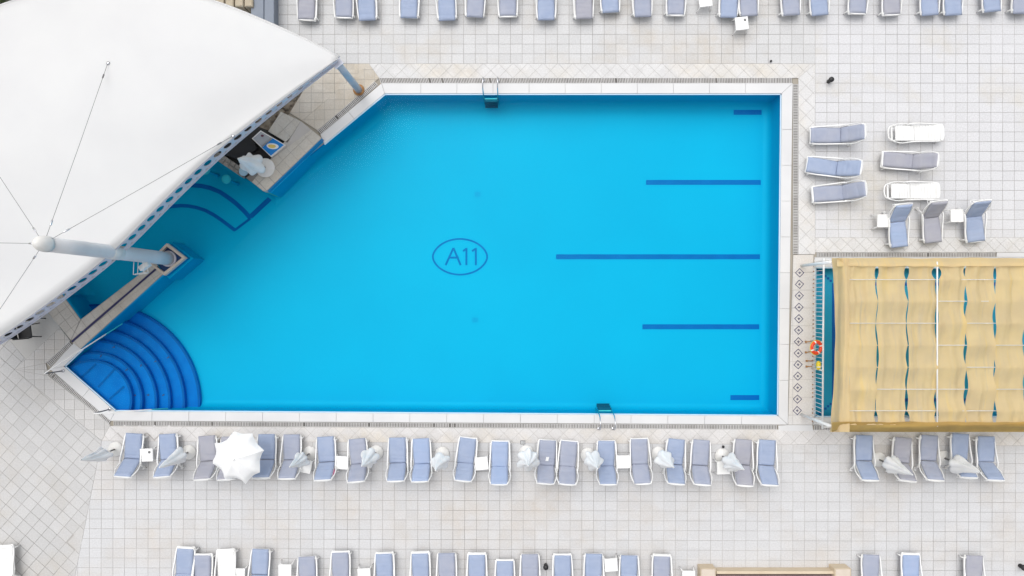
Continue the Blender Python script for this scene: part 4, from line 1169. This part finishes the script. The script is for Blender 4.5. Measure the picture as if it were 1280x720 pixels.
table(927.5, 29, 'small white side table pulled out in front of the uppermost row', .1, True)
table(882, 0, 'small white side table standing within the uppermost row of loungers', .12)
table(298, 719, 'small white side table beside the slatted lounger in the lowest row', 0)
table(356, 714, 'small white side table before the grey lounger in the lowest row, canopy side', 0)
table(455, 719, 'small white side table after the sixth lounger in the lowest row', 0.05)
table(764, 706.5, 'small white side table turned slightly among the middle of the lowest row', .08)
table(861, 722, 'small white side table at the end of the lowest row near the parapet', 0)

# ------------------------------------------------------------------ umbrellas
def folded(rmax, n, seed, h0=.70, h1=1.92, loose=0.0):
    """A closed canopy: uneven hanging folds gathered towards the tip."""
    rnd = random.Random(seed); m = 60; rows = 18
    cut = [0.0]
    for _ in range(n): cut.append(cut[-1] + rnd.uniform(.55, 1.5))
    cut = [c / cut[-1] for c in cut]
    ph = [rnd.uniform(.45, 1.3) for _ in range(n)]; dl = [rnd.uniform(-.16, .14) for _ in range(n)]
    tw = rnd.uniform(-.9, .9); ox, oy = rnd.uniform(-.05, .05), rnd.uniform(-.05, .05)
    def fn(u, v):
        k = 0
        while k < n - 1 and cut[k + 1] <= u: k += 1
        t = (u - cut[k]) / (cut[k + 1] - cut[k]); t = max(0.0, min(1.0, t))
        lob = math.sin(math.pi * t) ** 1.2
        env = (1 - v) ** (.8 + .3 * loose) * (1 - .22 * math.exp(-((v - .45) / .15) ** 2) * (1 - loose)) * (.8 if v < .04 else 1)
        r = .026 + rmax * env * (.66 + .34 * lob * ph[k])
        a = 2 * math.pi * u + tw * (1 - v)
        r *= 1 + .12 * noise.noise(Vector((math.cos(a) * 1.6, math.sin(a) * 1.6, v * 4 + seed)))
        z = h0 + (h1 - h0) * v + dl[k] * lob * (1 - v) ** 2
        return (r * math.cos(a) + ox * (1 - v), r * math.sin(a) + oy * (1 - v), z)
    return MB().grid(fn, m, rows).mesh('folded_canopy', UMB)
FOLD = [folded(.27, 6, 1, .70, 1.92, .3), folded(.31, 6, 2, .70, 1.92, .5), folded(.36, 5, 3, .85, 1.9, .8), folded(.42, 6, 4, 1.0, 1.85, 1.0),
        folded(.28, 5, 5, .72, 1.94, .3), folded(.33, 6, 6, .74, 1.9, .6), folded(.38, 6, 7, .9, 1.88, .9)]
UBASE = MB().lathe([(.25, 0), (.255, .03), (.235, .075), (.06, .09), (.05, .10)], 28).mesh('base', WHITE2)
UTUBE = MB().lathe([(.03, .09), (.03, .34), (.022, .35)], 12).mesh('sleeve', CABLE)
UPOLE = MB().lathe([(.019, .1), (.019, 1.95)], 10).mesh('pole', WHITE)
UFIN = MB().lathe([(.022, 1.90), (.03, 1.94), (.022, 1.98), (.001, 2.0)], 10).mesh('finial', WHITE)
def umbrella(bx, by, var, label, tilt=(0, 0), sc=1.0):
    p = W(bx, by, .06); r = empty('folded_umbrella', (p.x, p.y, 0), random.uniform(0, 6.28)); r.scale = (1, 1, sc); tag(r, label, 'umbrella', 'folded white umbrellas')
    link('base', UBASE, r); link('sleeve', UTUBE, r)
    rot = Matrix.Rotation(-r.rotation_euler.z, 3, 'Z') @ Vector((tilt[0], tilt[1], 0))
    for nm, me in (('pole', UPOLE), ('folded_canopy', FOLD[var]), ('finial', UFIN)):
        o = link(nm, me, r, (0, 0, 0))
        o.rotation_euler = (-rot.y, rot.x, 0)
umbrella(144, 561.5, 0, 'folded white umbrella at the end of the pool row beside the diagonal paving', (.0, .03))
umbrella(235.4, 565.5, 4, 'folded white umbrella leaning over the second lounger of the pool row', (0, -.03))
umbrella(386.5, 567, 0, 'folded white umbrella between the sixth and seventh pool row loungers', (-.02, .0))
umbrella(470, 566, 5, 'folded white umbrella after the eighth lounger of the pool row', (-.03, 0))
umbrella(552.6, 567.6, 2, 'loosely folded white umbrella after the tenth lounger of the pool row', (.0, -.05))
umbrella(658, 566, 3, 'half spread folded white umbrella between the twelfth and thirteenth pool row loungers', (.02, 0))
umbrella(734.7, 569, 6, 'half spread folded white umbrella between the fourteenth and fifteenth pool row loungers', (.06, 0))
umbrella(823, 567.6, 2, 'loosely folded white umbrella between the sixteenth and seventeenth pool row loungers', (.05, .0))
umbrella(903, 570, 1, 'folded white umbrella leaning to the nineteenth lounger of the pool row', (.06, 0))
umbrella(1099, 574.7, 1, 'folded white umbrella between the first two loungers below the shade netting', (.03, -.02))
umbrella(1180.5, 572.7, 5, 'folded white umbrella between the third and fourth loungers below the shade netting', (.0, -.02))
umbrella(331, 209.5, 1, 'half open white umbrella standing on the corner of the bar counter', (-.06, -.03))
bpy.data.objects['folded_umbrella.011'].location = (*W2((331, 209.5), .32), CT)
bpy.data.objects['folded_umbrella.011'].scale = (1.3, 1.3, .98)
# the open umbrella
p = W(321, 558.5); ou = empty('open_umbrella', (p.x, p.y, 0), .25); tag(ou, 'open white umbrella with drooping scalloped canopy over the fourth pool row lounger', 'umbrella')
link('base', UBASE, ou); link('sleeve', UTUBE, ou); link('pole', UPOLE, ou); link('finial', UFIN, ou)
def ocan(u, v):
    a = 2 * math.pi * u; n = 8; t = (u * n) % 1; k = int(u * n) % n
    sc_ = math.sin(math.pi * t); rr = .84 * (1 - .16 * sc_ * v) * (1 + .06 * math.sin(k * 2.4)); 
    z = 1.92 - .30 * v ** 1.6 - .05 * sc_ * v * (1 - v) * 2 - .10 * max(0, v - .82) / .18 * (.4 + .6 * sc_) + .012 * noise.noise(Vector((a * 2, v * 4, 0)))
    return ((.02 + rr * v) * math.cos(a), (.02 + rr * v) * math.sin(a), z)
link('canopy', MB().grid(ocan, 64, 14).mesh('canopy', UMB), ou)
for k in range(8):
    a = 2 * math.pi * k / 8; link('rib', MB().tube([(.03 * math.cos(a), .03 * math.sin(a), 1.88), (.45 * math.cos(a), .45 * math.sin(a), 1.79), (.80 * math.cos(a) * (1 + .06 * math.sin(k * 2.4)), .80 * math.sin(a), 1.60)], .006, 5).mesh('rib', CHROME), ou)

# ------------------------------------------------------------------ small things on the deck
def bollard(x, y, r, h, label):
    p = W(x, y); o = empty('deck_lamp', (p.x, p.y, 0)); tag(o, label, 'lamp', 'black deck lamps')
    link('post', MB().lathe([(r * .75, 0), (r * .7, h * .7)], 16).mesh('post', DARKM), o)
    link('dome', MB().lathe([(r, h * .7), (r, h * .85), (r * .7, h * .97), (.001, h)], 16).mesh('dome', DARKM), o)
bollard(1035.5, 102, .09, .3, 'small black deck lamp beyond the upper corner of the pool')
bollard(682, 706, .09, .3, 'small black deck lamp between two loungers in the lowest row')
bollard(1275, 707, .10, .25, 'small black deck lamp standing alone beside the lowest row end')
bollard(963, 77, .04, .08, 'small black drain on the upper pool border')  # a drain, drawn with the lamp's post and dome
bollard(903.5, 558, .045, .08, 'tiny black deck lamp behind a folded umbrella of the pool row')
p = W(653.5, 553); dr = empty('floor_drain', (p.x, p.y, 0)); tag(dr, 'small square floor drain with dark grate beside the half spread umbrella', 'drain')
link('frame', MB().box((0, 0, .004), (.17, .14, .008)).mesh('frame', CABLE), dr)
for k in range(3): link('bar', MB().box((-.045 + .045 * k, 0, .011), (.025, .10, .006)).mesh('bar', COPE), dr)
p = W(415, 590, .55); tw = empty('pink_towel', (p.x, p.y, 0)); tag(tw, 'small bright pink towel hung over the arm of the seventh pool row lounger', 'towel')
def tfn(u, v): return ((u - .5) * .09 + .02 * math.sin(v * 5), (v - .5) * .28, .47 - .12 * abs(u - .4) + .02 * math.sin(v * 9))
link('cloth', MB().grid(tfn, 6, 12).mesh('cloth', PINK), tw)
p = W(683.5, 573.5, .38); pp = empty('paper_napkin', (p.x, p.y, .39)); tag(pp, 'crumpled white paper napkin on the thirteenth pool row lounger', 'napkin')
link('sheet', MB().grid(lambda u, v: ((u - .5) * .1 + .03 * v, (v - .5) * .14, .02 + .025 * noise.noise(Vector((u * 4, v * 4, 1)))), 6, 8).mesh('sheet', UMB), pp)
# black chairs under the canopy edge
def chair(x, y, rz, label):
    p = W(x, y); r = empty('black_chair', (p.x, p.y, 0), rz); tag(r, label, 'chair', 'black chairs under the canopy')
    link('seat', MB().box((0, 0, .44), (.46, .46, .04), 0, .015).mesh('seat', DARKM), r)
    def bk(u, v): return (-.23 - .10 * v - .03 * math.cos((u - .5) * 3), (u - .5) * (.46 - .06 * v), .46 + .42 * v)
    b = link('backrest', MB().grid(bk, 8, 6).mesh('backrest', DARKM), r); s_ = b.modifiers.new('t', 'SOLIDIFY'); s_.thickness = .02
    for sx in (-1, 1):
        for sy in (-1, 1):
            link('leg', MB().tube([(sx * .2, sy * .2, .43), (sx * .24, sy * .24, 0)], [.02, .016], 7).mesh('leg', DARKM), r)
    for sy in (-1, 1): link('armrest', MB().tube([(.2, sy * .24, .43), (.21, sy * .26, .62), (.05, sy * .26, .66), (-.28, sy * .24, .66)], .018, 7).mesh('armrest', DARKM), r)
chair(42, 413.5, R(8), 'black plastic chair poking out below the perforated canopy beam')
chair(47, 391, R(10), 'black plastic chair almost hidden behind the perforated canopy beam')

# low parapet round the stair head at the lower edge
par = empty('parapet', W(970, 715, 0)); tag(par, 'low buff rendered parapet with two corner piers at the lowest row gap', 'parapet')
PH = .55
def wbox(name, x0, y0, x1, y1, z0, z1, m, bev=.015):
    a, b = W(x0, y0, z1), W(x1, y1, z1)
    return under(MB().box(((a.x + b.x) / 2, (a.y + b.y) / 2, (z0 + z1) / 2), (abs(b.x - a.x), abs(b.y - a.y), z1 - z0), 0, bev).build(name, m, par), par)
wbox('pier', 876, 711, 895, 730, 0, .45, BUFF); wbox('pier', 1043.5, 711, 1064, 730, 0, .45, BUFF)
wbox('pier_cap', 877, 712, 894, 729, .452, .48, PINKST); wbox('pier_cap', 1045, 712, 1063, 729, .452, .48, PINKST)
wbox('wall', 895.5, 714, 1043, 718, 0, .34, BUFF)
wbox('wall_cap', 895.8, 714.2, 1042.8, 717.6, .342, .365, BUFF)
wbox('coffer_roof', 896, 719.2, 1043, 790, 0, .26, MAUVE)
wbox('side_wall', 880, 731, 892, 790, 0, .34, BUFF); wbox('side_wall', 1047, 731, 1060, 790, 0, .34, BUFF)

# slate-grey box and buff stone wall behind the canopy
sb = empty('storage_box', W(328, -5, 0)); tag(sb, 'slate-grey storage box with two lid panels behind the canopy edge', 'storage box')
def wb2(root, name, x0, y0, x1, y1, z0, z1, m, bev=.015):
    a, b = W(x0, y0, z1), W(x1, y1, z1)
    return under(MB().box(((a.x + b.x) / 2, (a.y + b.y) / 2, (z0 + z1) / 2), (abs(b.x - a.x), abs(b.y - a.y), z1 - z0), 0, bev).build(name, m, root), root)
wb2(sb, 'cabinet', 314, -40, 341, 34, 0, .55, SLATE)
wb2(sb, 'lid_panel', 313.5, -40.5, 329.6, 34.5, .552, .60, SLATE); wb2(sb, 'lid_panel', 330.2, -40.5, 342.5, 34.5, .552, .60, SLATE)
sw = empty('stone_wall', W(280, -10, 0)); tag(sw, 'buff stone block wall showing above the canopy next to the slate-grey box', 'wall')
for k in range(6):
    for j in range(2):
        wb2(sw, 'stone', 240 + k * 12 + (j % 2) * 5 + .3, -12 + j * 10, 251.6 + k * 12 + (j % 2) * 4, -3 + j * 11, 0, .7 + random.uniform(0, .06), BLOCK, .03)
# shrubs at the far corner
def shrub(x, y, rad, h, label, seed):
    rnd = random.Random(seed); p = W(x, y); r = empty('shrub', (p.x, p.y, 0)); tag(r, label, 'shrub', 'shrubs behind the canopy')
    link('stem', MB().tube([(0, 0, 0), (.05, .02, h * .4), (0, .05, h * .7)], [.05, .035, .02], 7).mesh('stem', BARK), r)
    mb = MB()
    for _ in range(1500):
        a, b_, q = rnd.uniform(0, 6.28), rnd.uniform(-.5, 1), rnd.random() ** .4
        c = Vector((rad * q * math.cos(a) * math.sqrt(1 - b_ * b_ * .9), rad * q * math.sin(a) * math.sqrt(1 - b_ * b_ * .9), h * .55 + h * .45 * q * b_)) * (1 + .25 * noise.noise(Vector((a, b_ * 2, seed))))
        d1 = Vector((rnd.gauss(0, 1), rnd.gauss(0, 1), rnd.gauss(0, .6))).normalized(); d2 = d1.cross(Vector((rnd.gauss(0, 1), rnd.gauss(0, 1), rnd.gauss(0, 1)))).normalized(); l = rnd.uniform(.06, .12)
        mb.add([c - d1 * l, c + d2 * l * .4, c + d1 * l, c - d2 * l * .4], [(0, 1, 2, 3)])
    f = mb.build('foliage', LEAF, r); f['kind'] = 'stuff'
shrub(4, -6, .9, 1.4, 'dark green shrub at the upper corner beyond the canopy edge', 1)
shrub(-32, 8, 1.0, 1.5, 'dark green shrub further out beside the canopy edge', 2)
